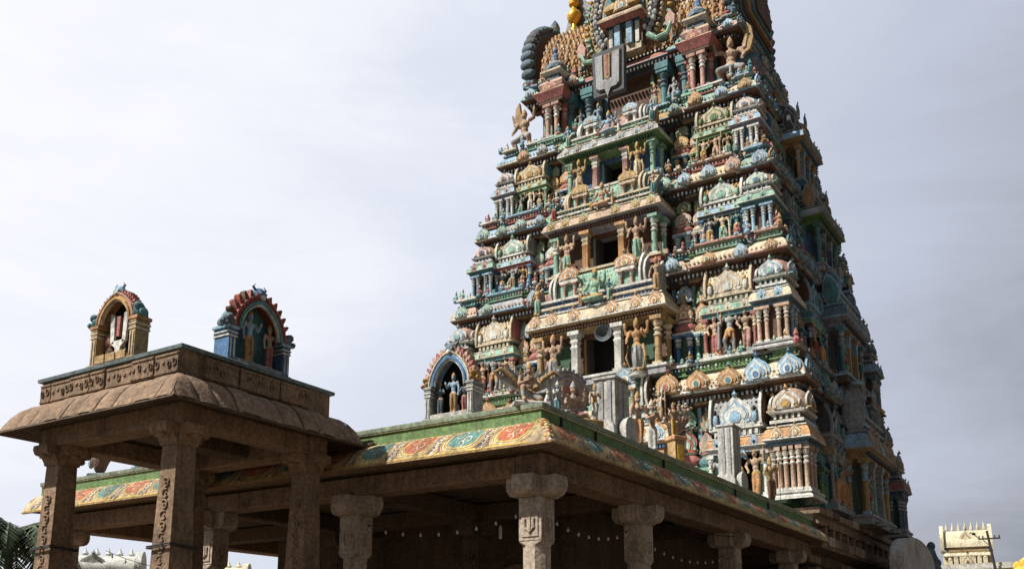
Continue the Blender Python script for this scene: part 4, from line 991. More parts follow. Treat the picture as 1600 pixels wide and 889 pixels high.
def ept(face, u, v, off):
    """point on the curved eave: u metres from the corner, v 0 at the top to 1 at the drip edge"""
    t = min(max(v, 0), 1) * EL[-1]; k = max(q for q in range(6) if EL[q] <= t + 1e-9); f_ = (t - EL[k]) / (EL[k + 1] - EL[k])
    d = EP[k][0] + (EP[k + 1][0] - EP[k][0]) * f_; z = EP[k][1] + (EP[k + 1][1] - EP[k][1]) * f_
    nx = -(EP[k + 1][1] - EP[k][1]); nz_ = EP[k + 1][0] - EP[k][0]; l = math.hypot(nx, nz_); d += nx / l * off; z += nz_ / l * off
    return (HX - d, HY + u, z) if face == 0 else (HX + u, HY - d, z)
def ribbon(mb, face, pts, w, off, mat, closed=False):
    n = len(pts); vs_ = []
    for i_ in range(n):
        a_ = pts[(i_ - 1) % n if closed else max(i_ - 1, 0)]; b_ = pts[(i_ + 1) % n if closed else min(i_ + 1, n - 1)]
        dx, dy = b_[0] - a_[0], (b_[1] - a_[1]) * .72; l = math.hypot(dx, dy) or 1; ww = w[i_] if isinstance(w, list) else w
        for sg in (-1, 1): vs_.append(ept(face, pts[i_][0] - sg * dy / l * ww, pts[i_][1] + sg * dx / l * ww / .72, off))
    fs = [(2 * i_, 2 * i_ + 1, (2 * i_ + 3) % (2 * n), (2 * i_ + 2) % (2 * n)) for i_ in range(n if closed else n - 1)]
    mb.add(vs_, fs if face == 0 else [f[::-1] for f in fs], mat)
def motif(mb, face, u0, wd, red, rr):
    lean = .16 * (1 if face == 0 else -1); cxu = u0 + wd * .40; rx_ = wd * .31
    def se(t, k): # leaning rounded panel outline
        c_, s__ = math.cos(t), math.sin(t); x = math.copysign(abs(c_) ** .62, c_) * rx_ * k; y = math.copysign(abs(s__) ** .62, s__) * .36 * (1 - (1 - k) * .8)
        return (cxu + x + lean * y * 1.6 + .0, .50 + y)
    body = 'art_red' if red else 'art_teal'; light = 'art_pink' if red else 'art_grey'
    rows = 10; vs_ = []; 
    for j in range(rows + 1):
        y = -.355 + .71 * j / rows; x = rx_ * (1 - min(1, abs(y / .36)) ** (2 / .62 * .5 + .4)) ** .5 if abs(y) < .3599 else .01
        for k in range(5): vs_.append(ept(face, cxu + (k / 2 - 1) * x + lean * y * 1.6, .5 + y, .004))
    fs = [(j * 5 + k, j * 5 + k + 1, j * 5 + k + 6, j * 5 + k + 5) for j in range(rows) for k in range(4)]
    mb.add(vs_, [f[::-1] for f in fs] if face == 0 else fs, body)
    ts = np.linspace(0, 2 * math.pi, 41)[:-1]
    ribbon(mb, face, [se(t, 1.02) for t in ts], .017, .008, 'art_yellow', True); ribbon(mb, face, [se(t, 1.20) for t in ts], .011, .006, 'art_cream', True)
    ribbon(mb, face, [se(t, 1.34) for t in ts], .010, .007, 'art_yellow', True)
    # curling leaves inside
    for cu, cv, r0, a0, sgn, nn in ((.10, -.06, .14, 200, 1, 1.35), (-.10, .12, .10, 20, -1, 1.2), (.02, .22, .08, 100, 1, 1.0), (-.12, -.17, .08, 300, -1, 1.1)):
        pts = []
        for k in range(22):
            q = k / 21; a_ = R(a0 + sgn * 360 * nn * q); r_ = r0 * (1 - .80 * q) * rr.uniform(.96, 1.04)
            pts.append((cxu + cu * wd + r_ * math.cos(a_) + lean * cv, .5 + cv + r_ * 1.35 * math.sin(a_)))
        ribbon(mb, face, pts, [.020 * (1 - .6 * k / 21) for k in range(22)], .010, light); ribbon(mb, face, pts, [.007 * (1 - .6 * k / 21) for k in range(22)], .013, 'art_cream')
    # wavy plant bands between the panels
    for k, (o_, m_) in enumerate(((.80, 'art_plum'), (.86, 'art_yellow'), (.91, 'art_grey'), (.97, 'art_plum'))):
        ribbon(mb, face, [(u0 + wd * o_ + .035 * math.sin(v * 11 + k) + lean * (v - .5) * 1.6, .05 + .9 * v) for v in np.linspace(0, 1, 18)], [.011 + .014 * abs(math.sin(v * 14 + k)) for v in np.linspace(0, 1, 18)], .006 + .002 * k, m_)
    for v in np.linspace(.08, .92, 9): ribbon(mb, face, [(u0 + wd * .885 + lean * (v - .5) * 1.6 - .07, v - .03), (u0 + wd * .885 + lean * (v - .5) * 1.6, v + .03), (u0 + wd * .885 + lean * (v - .5) * 1.6 + .07, v - .03)], [.004, .016, .004], .016, 'art_cream')
rr_ = random.Random(12)
for face, L_ in ((0, 14.0), (1, 16.1)):
    mb = MB(); u = -.08; k = 0
    while u < L_:
        wd = rr_.uniform(.98, 1.12); motif(mb, face, u, wd, k % 2 == 0, rr_); u += wd; k += 1
    ribbon(mb, face, [(u_, .035) for u_ in np.linspace(.05, L_ + 1.1, 60)], .016, .006, 'art_cream'); ribbon(mb, face, [(u_, .965) for u_ in np.linspace(.0, L_ + 1.1, 60)], .02, .006, 'art_yellow')
    hpart(mb, 'painted_motif_band', ev)
mb = MB(); mb.sweep(path, [(.47, 5.215), (.49, 5.21), (.49, 5.175), (.44, 5.165), (.30, 5.22), (-.25, 5.24)], ['golden_paint', 'ochre', 'stone', 'stone', 'stone'], closed=False); hpart(mb, 'eave_edge')
# scalloped yellow corner piece
mb = MB()
for k in range(10):
    t = k / 9; d = .04 + .42 * t; z = 5.70 - .49 * t ** 1.9
    for sg in (0, 1, 2): mb.ell((HX - d + (.07 if sg == 1 else 0), HY - d + (.07 if sg == 2 else 0), z), .042, .042, .034, ('art_yellow', 'art_cream', 'art_yellow', 'art_red')[(k + sg) % 4], 7, 5)
hpart(mb, 'corner_scallop')
# bolts and hooks along the shaded fascia
for x in (15.0, 16.35, 19.6, 24.2, 26.9): mb = MB(); mb.box(x, x + .035, HY - .05, HY + .01, 5.70, 5.90, 'iron'); hpart(mb, 'hook')
# perimeter beams with mason's joints, cross beams, ceiling
xs = [14.86, 19.15, 24.82, 30.0]; ys = [8.97, 13.3, 17.6, 23.3]
def beam(p, q, w, z0, z1, name, mat='stone'):
    mb = MB(); (x0, y0), (x1, y1) = p, q
    if abs(x1 - x0) > abs(y1 - y0): mb.box(x0, x1, y0 - w, y0 + w, z0, z1, mat, bev=.03)
    else: mb.box(x0 - w, x0 + w, y0, y1, z0, z1, mat, bev=.03)
    return hpart(mb, name)
for j, y in enumerate(ys):
    pts = [HX + .28] + [x for x in xs[1:]] + [HXE]
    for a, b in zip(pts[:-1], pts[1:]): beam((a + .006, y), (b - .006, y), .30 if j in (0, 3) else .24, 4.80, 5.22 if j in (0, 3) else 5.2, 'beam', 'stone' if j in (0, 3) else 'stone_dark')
for i, x in enumerate(xs):
    pts = [ys[0] + .30] + ys[1:-1] + [ys[-1] - .30]
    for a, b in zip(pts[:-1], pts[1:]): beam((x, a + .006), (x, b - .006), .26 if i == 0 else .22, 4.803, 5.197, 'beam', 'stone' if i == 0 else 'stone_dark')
mb = MB(); k = 0
yy = HY + .12
while yy < HYB - .2:
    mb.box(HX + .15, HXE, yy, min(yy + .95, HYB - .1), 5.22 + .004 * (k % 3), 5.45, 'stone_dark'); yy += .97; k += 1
hpart(mb, 'ceiling')
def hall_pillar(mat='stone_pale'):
    mb = MB(); w = .235
    mb.box(-.34, .34, -.34, .34, 0, .35, mat, bev=.03)
    mb.box(-w, w, -w, w, .35, 1.25, mat, bev=.02)
    mb.lathe([(w * 1.07, 1.25), (w * 1.07, 3.62)], 8, (0, 0, 0), mat, rot=math.pi / 8)
    mb.box(-w, w, -w, w, 3.62, 4.42, mat, bev=.015)
    # relief panel on each outer face
    for rz in (0, -math.pi / 2, math.pi / 2, math.pi):
        mb.T = Matrix.Rotation(rz, 4, 'Z')
        mb.box(-w * .72, w * .72, -w - .018, -w, 3.70, 4.12, mat)
        mb.tube([(-w * .4, -w - .03, 4.02), (-w * .4, -w - .03, 3.86), (0, -w - .035, 3.78), (w * .4, -w - .03, 3.86), (w * .4, -w - .03, 4.02)], .02, 6, mat)
        mb.box(-.02, .02, -w - .035, -w - .01, 3.84, 4.05, mat)
        mb.prism([(-w, 3.62), (0, 3.50), (w, 3.62)][::1], -w, -w + .10, mat)
    mb.T = Matrix.Identity(4)
    return mb
def capital(mat='stone_pale'):
    mb = MB(Matrix.Diagonal((.90, .90, 1, 1))); pr = [(-.58, 4.80), (-.60, 4.66), (-.58, 4.56), (-.52, 4.48), (-.42, 4.44), (-.30, 4.46), (-.24, 4.42), (.24, 4.42), (.30, 4.46), (.42, 4.44), (.52, 4.48), (.58, 4.56), (.60, 4.66), (.58, 4.80)]
    mb.prism([(a, b - .002) for a, b in pr], -.235, .235, mat)
    mb.prism([(a * .997, b - .004) for a, b in pr], -.23, .23, mat, 'x')
    for sg in (-1, 1):
        mb.box(sg * .34, sg * .37, -.245, .245, 4.50, 4.78, mat); mb.box(-.24, .24, sg * .34, sg * .37, 4.50, 4.78, mat)
    return mb
mb = MB(); mb.box(20.4, HXE, 11.2, 21.3, 0.45, 5.2, 'stone_dark', bev=.04); hpart(mb, 'inner_wall')
mb = MB(); mb.T = Matrix.Translation((20.4, 12.75, .45)) @ Matrix.Rotation(FRONT, 4, 'Z')
o_ = [(-1.1, 0), (1.1, 0), (1.1, 2.35)] + arc(0, 2.35, 1.1, 1.05, 0, 180, 16)[1:]; i_ = [(-.88, 0), (.88, 0), (.88, 2.35)] + arc(0, 2.35, .88, .84, 0, 180, 16)[1:]
mb.prism(o_, -.12, 0.0, 'stone'); mb.prism(i_, -.13, -.12, 'black'); hpart(mb, 'arched_doorway')  # black sheet stands for the dark opening, painted on the wall
hp = cp = None
for i, x in enumerate(xs):
    for j, y in enumerate(ys):
        if i > 1 and j in (1, 2): continue
        if hp is None: hp = hall_pillar().build('pillar'); cp = capital().build('capital'); o, c = hp, cp
        else: o = hp.copy(); COL.objects.link(o); c = cp.copy(); COL.objects.link(c)
        o.parent = hall; o.location = Vector((x, y, 0)) - HO; c.parent = o; c.location = (0, 0, 0)
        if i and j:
            for q_ in (o, c): q_.material_slots[0].link = 'OBJECT'; q_.material_slots[0].material = MATS['stone_dark']  # inner pillars in darker stone: the shade inside the hall put into colour
        if (i, j) == (0, 0): o['label'] = 'pale corner pillar with a carved panel lit by the sun'
# floor of the hall
mb = MB(); mb.box(HX - .2, HXE - .3, HY - .2, HYB + .2, 0.0, .45, 'stone', bev=.03); hpart(mb, 'plinth')

# bulbs strung between the pillars
def bulb_string(a, b, sag, n, label, group='strings of bulbs under the hall beams', bulb=True):
    A, B = Vector(a), Vector(b)
    pts = [A.lerp(B, t) + Vector((0, 0, -sag * 4 * t * (1 - t))) for t in np.linspace(0, 1, 17)]
    root = empty('bulb_string', tuple(A), label, 'string lights', group)
    mb = MB(); mb.tube([p - A for p in pts], .008, 5, 'iron'); mb.build('wire', root)
    first = None
    for k in range(n):
        t = (k + .5) / n; p = A.lerp(B, t) + Vector((0, 0, -sag * 4 * t * (1 - t))) - A
        if first is None:
            m = MB(); m.lathe([(.012, 0), (.014, -.05)], 6, (0, 0, 0), 'iron')
            m.lathe([(.0, -.125), (.020, -.118), (.026, -.095), (.020, -.07), (.012, -.05)], 10, (0, 0, 0), 'bulb_glass'); first = m.build('bulb', root); o = first
        else: o = first.copy(); COL.objects.link(o); o.parent = root
        o.location = p
    return root
bulb_string((14.95, 13.25, 4.30), (14.95, 9.25, 4.28), .28, 9, 'string of clear bulbs sagging left of the pale corner pillar')
bulb_string((15.1, 9.05, 4.30), (18.9, 9.05, 4.30), .28, 9, 'string of clear bulbs sagging right of the pale corner pillar')
bulb_string((19.4, 9.05, 4.20), (24.5, 9.05, 4.20), .25, 10, 'string of clear bulbs in the second opening of the hall side')
bulb_string((16.0, 23.25, 4.4), (19.0, 23.25, 4.1), .15, 7, 'dark string of bulbs against the sky below the far beam, behind the left pavilion')

for a, b, sag, lab in (((15.2, 9.2, 4.74), (15.2, 13.1, 4.74), .10, 'thin black wire under the hall beam left of the corner pillar'), ((19.5, 8.75, 4.72), (24.6, 8.75, 4.72), .14, 'thin black wire hanging along the second opening of the hall side')):
    A, B = Vector(a), Vector(b); mb = MB(); mb.tube([tuple(A.lerp(B, t) + Vector((0, 0, -sag * 4 * t * (1 - t))) - A) for t in np.linspace(0, 1, 17)], .010, 5, 'iron'); o = mb.build('cable'); o.location = A; tagit(o, lab, 'cable')
rt = empty('hanging_lamp', (16.6, 10.9, 5.2), 'small pale tube lamp hanging upright in the dark hall left of the corner pillar', 'hanging lamp')
mb = MB(); mb.tube([(0, 0, 0), (0, 0, -.95)], .008, 5, 'iron'); mb.build('cord', rt); mb = MB(); mb.lathe([(.03, -1.22), (.035, -1.2), (.035, -.98), (.02, -.94)], 10, (0, 0, 0), 'white'); mb.build('lamp_body', rt)

# ================================================================== the small stone pavilion on the left
PX, PY, PZ, PXE, PYE = 10.07, 13.0, 6.74, 13.67, 17.03
pav = empty('stone_pavilion', (PX, PY, 0), 'brown stone pavilion with ribbed curved eave and carved frieze on the left', 'pavilion')
PO = Vector((PX, PY, 0))
def ppart(mb, name, parent=pav, **k):
    o = mb.build(name, **k); o.parent = parent
    if parent is pav: o.location = -PO
    return o
rp = rect(PX, PXE, PY, PYE)
mb = MB(); mb.sweep(rp, [(-.02, 6.20), (-.02, 6.66)], 'stone', caps=True); roof = ppart(mb, 'roof_slab')
mb = MB(); mb.sweep(rp, [(.0, 6.66), (.045, 6.67), (.055, 6.73), (.03, 6.745), (-.3, 6.75)], 'lip_blue', caps=True); ppart(mb, 'coping')
# frieze: relief panels of unequal length and depth
r2 = random.Random(4)
for face, (a, b) in enumerate(((PY, PYE), (PX, PXE))):
    mb = MB(); t = a + .02
    while t < b - .1:
        w = min(r2.choice([.42, .6, .75, .95]), b - t - .02); d = r2.choice([.02, .05, .07])
        if face == 0: mb.T = Matrix.Translation((PX, t + w, 6.24)) @ Matrix.Rotation(FRONT, 4, 'Z')
        else: mb.T = Matrix.Translation((t, PY, 6.24))
        if r2.random() < .86:
            mb.box(.01, w - .01, -d, .05, 0, .38, 'stone', bev=.012)
            n = int(w / .13)
            for q in range(n):
                x = (q + .5) / n * w; zz = .19 + .03 * math.sin(q * 2.1)
                k_ = r2.random(); sg_ = r2.choice([-1, 1])
                if k_ < .35: mb.ell((x, -d - .004, zz), .040, .024, .045, 'stone', 8, 5)
                elif k_ < .9: mb.tube([(x + sg_ * .045 * math.cos(R(t)) * (1 - t / 900), -d - .012, zz + .075 * math.sin(R(t)) * (1 - t / 900)) for t in np.linspace(-60, 330, 10)], .014, 5, 'stone')
            mb.box(.02, w - .02, -d - .018, -d, .33, .36, 'stone'); mb.box(.02, w - .02, -d - .018, -d, .02, .045, 'stone')
        t += w + .015
    mb.T = Matrix.Identity(4); ppart(mb, 'frieze')
# ribbed eave: separate stone rolls with grooves between them
mb = MB(); pr = [(-.2, 6.22), (.03, 6.21), (.12, 6.18), (.25, 6.09), (.36, 5.96), (.45, 5.80), (.52, 5.68)]; 
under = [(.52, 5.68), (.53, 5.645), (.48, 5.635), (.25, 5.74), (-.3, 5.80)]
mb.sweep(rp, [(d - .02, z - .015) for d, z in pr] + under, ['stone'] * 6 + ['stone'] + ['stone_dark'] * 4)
r3 = random.Random(9)
for face, (a, b) in enumerate(((PY, PYE), (PX, PXE))):
    t = a + .0; L_ = b - a
    cuts = [a - .44]
    while cuts[-1] < b + .3: cuts.append(cuts[-1] + r3.choice([.44, .5, .56, .40]))
    cuts[-1] = b + .44
    for c0, c1 in zip(cuts[:-1], cuts[1:]):
        vs_ = []; N_ = 7; c0 += .012; c1 -= .012; lift = r3.uniform(-.012, .014)
        for j, (d, z) in enumerate(pr):
            e0 = max(c0, a - d); e1 = min(c1, b + d)
            if e1 <= e0: e0 = e1 = (max(a - d, min(b + d, (c0 + c1) / 2)))
            for k in range(N_ + 1):
                u = e0 + (e1 - e0) * k / N_; bul = (.013 * math.sin(math.pi * k / N_) ** .4 if 0 < k < N_ else -.012) + lift
                q = d + bul * .8; zz = z + bul * .6
                vs_.append((PX - q, u, zz) if face == 0 else (u, PY - q, zz))
        m = N_ + 1; fs = []
        for j in range(len(pr) - 1):
            for k in range(N_):
                f = (j * m + k, j * m + k + 1, (j + 1) * m + k + 1, (j + 1) * m + k); fs.append(f if face else f[::-1])
        mb.add(vs_, fs, 'stone')
evp = ppart(mb, 'eave')
# curled knobs at the eave corners
for x, y in ((PX - .56, PYE + .56), (PXE + .56, PY - .56)):
    mb = MB(); mb.tube([(x + .1, y - .1, 5.70), (x, y, 5.69), (x - .05, y + .05, 5.74), (x - .03, y + .03, 5.80)] if x < PX else [(x - .1, y + .1, 5.70), (x, y, 5.69), (x + .05, y - .05, 5.74), (x + .03, y - .03, 5.80)], [.05, .055, .05, .03], 8, 'stone_dark')
    o = mb.build('corner_knob', evp)
for x in (PX + .06, PXE - .52): mb = MB(); mb.box(x, x + .46, PY, PYE, 5.42, 5.78, 'stone', bev=.02); ppart(mb, 'beam')
for y in (PY + .06, PYE - .52): mb = MB(); mb.box(PX + .53, PXE - .53, y, y + .46, 5.425, 5.775, 'stone', bev=.02); ppart(mb, 'beam')
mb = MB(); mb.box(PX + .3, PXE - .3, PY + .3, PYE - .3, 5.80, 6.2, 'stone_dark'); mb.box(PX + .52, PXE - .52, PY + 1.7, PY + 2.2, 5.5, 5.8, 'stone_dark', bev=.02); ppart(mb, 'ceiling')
def pav_pillar(seed):
    r4 = random.Random(seed); mb = MB(); w = .235
    vs_ = []; prf = [(.30, 0), (.30, .3), (.255, .32), (.242, 2.8), (.205, 4.3), (.19, 5.085)]
    mb.lathe([(a * math.sqrt(2), b) for a, b in prf], 4, (0, 0, 0), 'stone', rot=math.pi / 4)
    for rz in (FRONT, 0, math.pi, math.pi / 2):
        mb.T = Matrix.Rotation(rz, 4, 'Z')
        if rz == FRONT:   # the front faces carry a framed column of curled leaves
            mb.T = mb.T @ Matrix.Translation((0, .222, 1.0)) @ Matrix.Rotation(R(-.85), 4, 'X') @ Matrix.Translation((0, -.0, -1.0))
            for sg in (-1, 1): mb.box(sg * w * .68 - .010, sg * w * .68 + .010, -w - .24, -w - .20, 1.0, 4.55, 'stone')
            z = 1.1; k = 0
            mb.T = mb.T @ Matrix.Translation((0, -.225, 0))
            while z < 4.5:
                a0 = 60 if k % 2 else 240
                pts = [(.075 * math.cos(R(t)), -w - .030, z + .075 * math.sin(R(t))) for t in np.linspace(a0, a0 + 270, 9)]
                mb.tube(pts, [.017] * 8 + [.009], 6, 'stone'); mb.ell((pts[-1][0] * .3, -w - .03, z), .022, .014, .026, 'stone', 6, 4)
                z += .185; k += 1
    mb.T = Matrix.Identity(4); return mb
def bracket():
    mb = MB(); w = .215
    pr_ = [(-.46, 5.42), (-.47, 5.34), (-.43, 5.26), (-.36, 5.24), (-.31, 5.27), (-.28, 5.20), (-.24, 5.14), (-.22, 5.08), (.22, 5.08), (.24, 5.14), (.28, 5.20), (.31, 5.27), (.36, 5.24), (.43, 5.26), (.47, 5.34), (.46, 5.42)]
    mb.prism(pr_, -w, w, 'stone'); mb.prism([(a * .99, b - .003) for a, b in pr_], -w + .01, w - .01, 'stone', 'x')
    for sg in (-1, 1):
        mb.ell((sg * .39, 0, 5.22), .05, .10, .055, 'stone', 8, 6); mb.ell((0, sg * .39, 5.22), .10, .05, .055, 'stone', 8, 6)
    return mb
pp = br = None
for (x, y) in ((PX + .34, PY + .34), (PX + .34, PYE - .36), (PXE - .26, PY + .34), (PXE - .26, PYE - .36)):
    if pp is None: pp = pav_pillar(1).build('pillar'); br = bracket().build('bracket'); o, c = pp, br
    else: o = pp.copy(); COL.objects.link(o); c = br.copy(); COL.objects.link(c)
    o.parent = pav; o.location = Vector((x, y, 0)) - PO; c.parent = o
# ropes tied round the two front pillars
for (x, y), z, lab in (((PX + .34, PY + .34), 3.36, 'black cable wrapped round the carved pillar nearest the camera'), ((PX + .34, PYE - .36), 3.52, 'black cable wrapped round the leftmost carved pillar')):
    mb = MB()
    for k in range(2):
        pts = [(.335 * math.copysign(1, math.cos(R(t))) * min(1, abs(math.cos(R(t))) * 1.42), .335 * math.copysign(1, math.sin(R(t))) * min(1, abs(math.sin(R(t))) * 1.42), .03 * k + .015 * math.sin(R(t * 2))) for t in np.linspace(0, 360, 33)]
        pts = [(a * .86, b * .86, c) for a, b, c in pts]
        mb.tube(pts, .014, 6, 'iron')
    mb.tube([(-.28, -.25, .02), (-.40, -.30, -.05), (-.48, -.34, .02)], .010, 5, 'iron')
    o = mb.build('cable'); o.location = (x, y, z); tagit(o, lab, 'cable', 'cables tied round the pavilion pillars')

# ================================================================== arched shrines standing on the roofs
def flame_arch(mb, rx, rz, z0, y0, y1, cols, n, size, a0=-5, a1=185):
    for k, t in enumerate(np.linspace(a0, a1, n)):
        a = R(t); x = rx * math.cos(a); z = z0 + rz * math.sin(a); s_ = size * (1 + .25 * math.sin(a))
        nx, nz_ = math.cos(a), math.sin(a) + .35; l = math.hypot(nx, nz_); nx /= l; nz_ /= l
        mb.prism([(x + .40 * s_ * nz_, z - .40 * s_ * nx), (x + nx * s_ + .15 * s_ * nz_, z + nz_ * s_ - .15 * s_ * nx), (x + nx * s_ * 1.25, z + nz_ * s_ * 1.25), (x + nx * s_ - .25 * s_ * nz_, z + nz_ * s_ + .25 * s_ * nx), (x - .40 * s_ * nz_, z + .40 * s_ * nx)], y0, y1, cols[k % len(cols)])
        mb.ell((x + nx * s_ * .45, y0, z + nz_ * s_ * .45), s_ * .2, .03, s_ * .25, cols[(k + 1) % len(cols)], 6, 4)
def halfring(mb, r0x, r0z, r1x, r1z, z0, y0, y1, mat, a0=0, a1=180, n=18):
    o = arc(0, z0, r0x, r0z, a0, a1, n); i_ = arc(0, z0, r1x, r1z, a0, a1, n)
    for k in range(n): mb.prism([i_[k], o[k], o[k + 1], i_[k + 1]], y0, y1, mat)
def arch_shrine(loc, rz, W, Hp, dep, cols, label, figs, namam=False, cs=1.35, pet=14, ap=.16, rise=None, knobs='teal', cat='roof shrine'):
    root = empty('roof_shrine', loc, label, cat, rz=rz); hw = W / 2; pw = W * (.12 if not namam else .135); rise = rise or W * .52
    mb = MB(); mb.box(-hw, hw, -dep / 2, dep / 2, 0, .05, cols['base']); mb.box(-hw + pw, hw - pw, -dep * .42, dep / 2, .05, .05 + Hp * .12, cols['base'])
    if namam:
        for i in range(3): mb.box(-hw * .68 + i * hw * .47, -hw * .68 + i * hw * .47 + hw * .40, -dep * .5, -dep * .42, .07, Hp * .28, cols['pil'], bev=.015)
    mb.build('base', root)
    mb = MB(); ys_ = dep * .30
    pts = [(-hw + pw * .5, .05), (hw - pw * .5, .05), (hw - pw * .5, Hp)] + arc(0, Hp, hw - pw * .5, rise * .98, 0, 180, 18)[1:]
    mb.prism(pts, ys_, dep * .5, cols['back']); mb.build('back_wall', root)
    for sg in (-1, 1):
        mb = MB(); x = sg * (hw - pw * .5)
        mb.box(x - pw * .62, x + pw * .62, -dep * .52, dep * .45, 0, Hp * .10, cols['pil'], bev=.01)
        mb.box(x - pw * .45, x + pw * .45, -dep * .42, dep * .42, Hp * .10, Hp * .70, cols['pil'], bev=.012)
        for q in (-.22, .22): mb.box(x + pw * q - .012, x + pw * q + .012, -dep * .42 - .015, -dep * .42, Hp * .14, Hp * .66, cols['trim'])
        for zz, c, ex in ((.70, 'trim', .08), (.75, 'pil', .0), (.80, 'trim', .12), (.86, 'pil', .03), (.92, 'cap', .20)): mb.box(x - pw * (.5 + ex), x + pw * (.5 + ex), -dep * (.44 + ex * .2), dep * (.44 + ex * .2), Hp * zz, Hp * (zz + (.05 if zz < .92 else .08)), cols[c], bev=.008)
        mb.build('pillar', root)
        mb = MB(); x += sg * pw * .22; mb.ell((x, -dep * .1, Hp * 1.09), pw * .70, dep * .45, pw * .70, knobs, 8, 6); mb.ell((x + sg * pw * .25, -dep * .3, Hp * 1.20), pw * .42, dep * .3, pw * .5, knobs, 8, 5); mb.ell((x + sg * pw * .9, -dep * .3, Hp * 1.06), pw * .32, .07, pw * .34, knobs, 6, 4)
        mb.build('beast_knob', root)
    mb = MB(); y0, y1 = -dep * .40, dep * .50
    r = hw - pw * .75
    halfring(mb, r, rise, r * .86, rise * .86, Hp, y0, y1, cols['arch1']); halfring(mb, r * .875, rise * .875, r * .78, rise * .78, Hp, y0 - .03, y0 + .06, cols['arch2'])
    halfring(mb, r * .79, rise * .79, r * .73, rise * .73, Hp, y0 - .01, y0 + .05, cols['trim'])
    halfring(mb, r * 1.04, rise * 1.04, r * .985, rise * .985, Hp, y0 - .02, y1, cols['arch3'])
    mb.v = [(x_, y_, z_ + max(0, z_ - Hp) * .16 * max(0, 1 - abs(x_) / (r * .8))) for x_, y_, z_ in mb.v]; mb.build('arch', root)
    mb = MB(); flame_arch(mb, r * 1.02, rise * 1.02, Hp, y0 + .02, y0 + .16, cols['flame'], pet, ap, -2, 182); mb.build('flame_rim', root)
    mb = MB(); zt_ = Hp + rise * 1.05; ap = ap * (cs if not namam else 1.9)
    mb.ell((0, -dep * .2, zt_ + ap * .5), ap * .85, dep * .3, ap * .9, cols['top'], 10, 7); mb.ell((0, -dep * .42, zt_ + ap * .25), ap * .4, ap * .3, ap * .35, cols['trim'], 8, 5)
    for sg in (-1, 1): mb.ell((sg * ap * .4, -dep * .45, zt_ + ap * .65), ap * .16, ap * .12, ap * .16, 'white', 6, 4); mb.tube([(sg * ap * .5, -dep * .2, zt_ + ap), (sg * ap * .9, -dep * .2, zt_ + ap * 1.4), (sg * ap * .6, -dep * .2, zt_ + ap * 1.7)], [.03, .025, .01], 6, cols['top'])
    mb.build('crest_face', root)
    if namam:
        mb = MB(); h0 = Hp * .30; h1 = Hp * 1.20; y = ys_ - .14; a = W * .165
        for sg in (-1, 1): mb.prism([(sg * a, h0 + .22), (sg * a * .55, h0 + .20), (sg * a * .62, h1), (sg * a * 1.22, h1 + .03)][::sg], y, y + .05, 'white')
        mb.prism([(-a, h0 + .22), (-a * .35, h0 + .12), (-a * .30, h0 - .02), (a * .30, h0 - .02), (a * .35, h0 + .12), (a, h0 + .22), (a * .5, h0 + .25), (-a * .5, h0 + .25)], y, y + .05, 'white')
        mb.build('white_u_mark', root)
        mb = MB(); mb.prism([(-.035, h0 + .33), (.035, h0 + .33), (.05, h1 - .05), (-.05, h1 - .05)], y - .01, y + .04, 'rose'); mb.build('red_stroke', root)
        for x_, c in ((-W * .29, 'pink'), (W * .29, 'white')):
            mb = MB(); T0 = mb.T; mb.T = Matrix.Translation((x_, ys_ - .02, Hp * .68)) @ Matrix.Rotation(math.pi / 2, 4, 'X'); mb.lathe([(.15, 0), (.15, .05), (.09, .07), (.05, .10), (0, .10)], 14, (0, 0, 0), [c, 'rose', c, 'rose']); mb.T = T0
            mb.ell((x_, ys_ - .05, Hp * .42), .13, .06, .10, 'brown', 8, 5); mb.build('emblem_relief', root)
    for (ps, x, sc, col, mir) in figs:
        statue(ps, cols=col, parent=root, loc=(x, -dep * .08, .06 + (Hp * .1 if not namam else Hp * .2)), rz=0, sc=sc, mirror=mir)
    return root
arch_shrine((10.34, 15.13, 6.75), FRONT, 1.30, .84, .34, dict(base='ochre', pil='ochre', trim='cream', cap='orange', back='black', arch1='orange', arch2='gold', arch3='pink', flame=('rose', 'pink', 'rose'), top='sky'),  # black back wall: interior shade painted on, as in the hall roof shrines
            'ochre pavilion roof shrine holding a tall white U mark with a red stroke', [], namam=True, pet=22, ap=.08, rise=.46, knobs='teal')
arch_shrine((11.92, 13.36, 6.75), 0, 1.50, .70, .46, dict(base='grey', pil='blue', trim='white', cap='sky', back='teal', arch1='red', arch2='teal', arch3='rose', flame=('rose', 'brown', 'red'), top='blue'),
            'blue pillared pavilion roof shrine with flame tongued red arch over two statues', [('deity', -.14, 1.04, ('sky', 'orange', 'gold'), False), ('lady', .36, .90, ('skin', 'rose', 'gold'), False)], pet=16, ap=.13, rise=.66, knobs='slate')
arch_shrine((14.58, 10.66, 6.03), FRONT, 1.14, .70, .42, dict(base='plaster', pil='grey', trim='white', cap='grey', back='black', arch1='sky', arch2='blue', arch3='cream', flame=('rose', 'pink', 'peach'), top='slate'),
            'grey pillared hall roof shrine with sky blue arch and pink flame petals', [('lady', -.30, .68, ('slate', 'slate', 'gold'), False), ('deity', .02, .82, ('sky', 'ochre', 'orange'), True), ('anjali', .28, .64, ('slate', 'rose', 'gold'), False)], pet=19, ap=.13, rise=.56, knobs='gold')
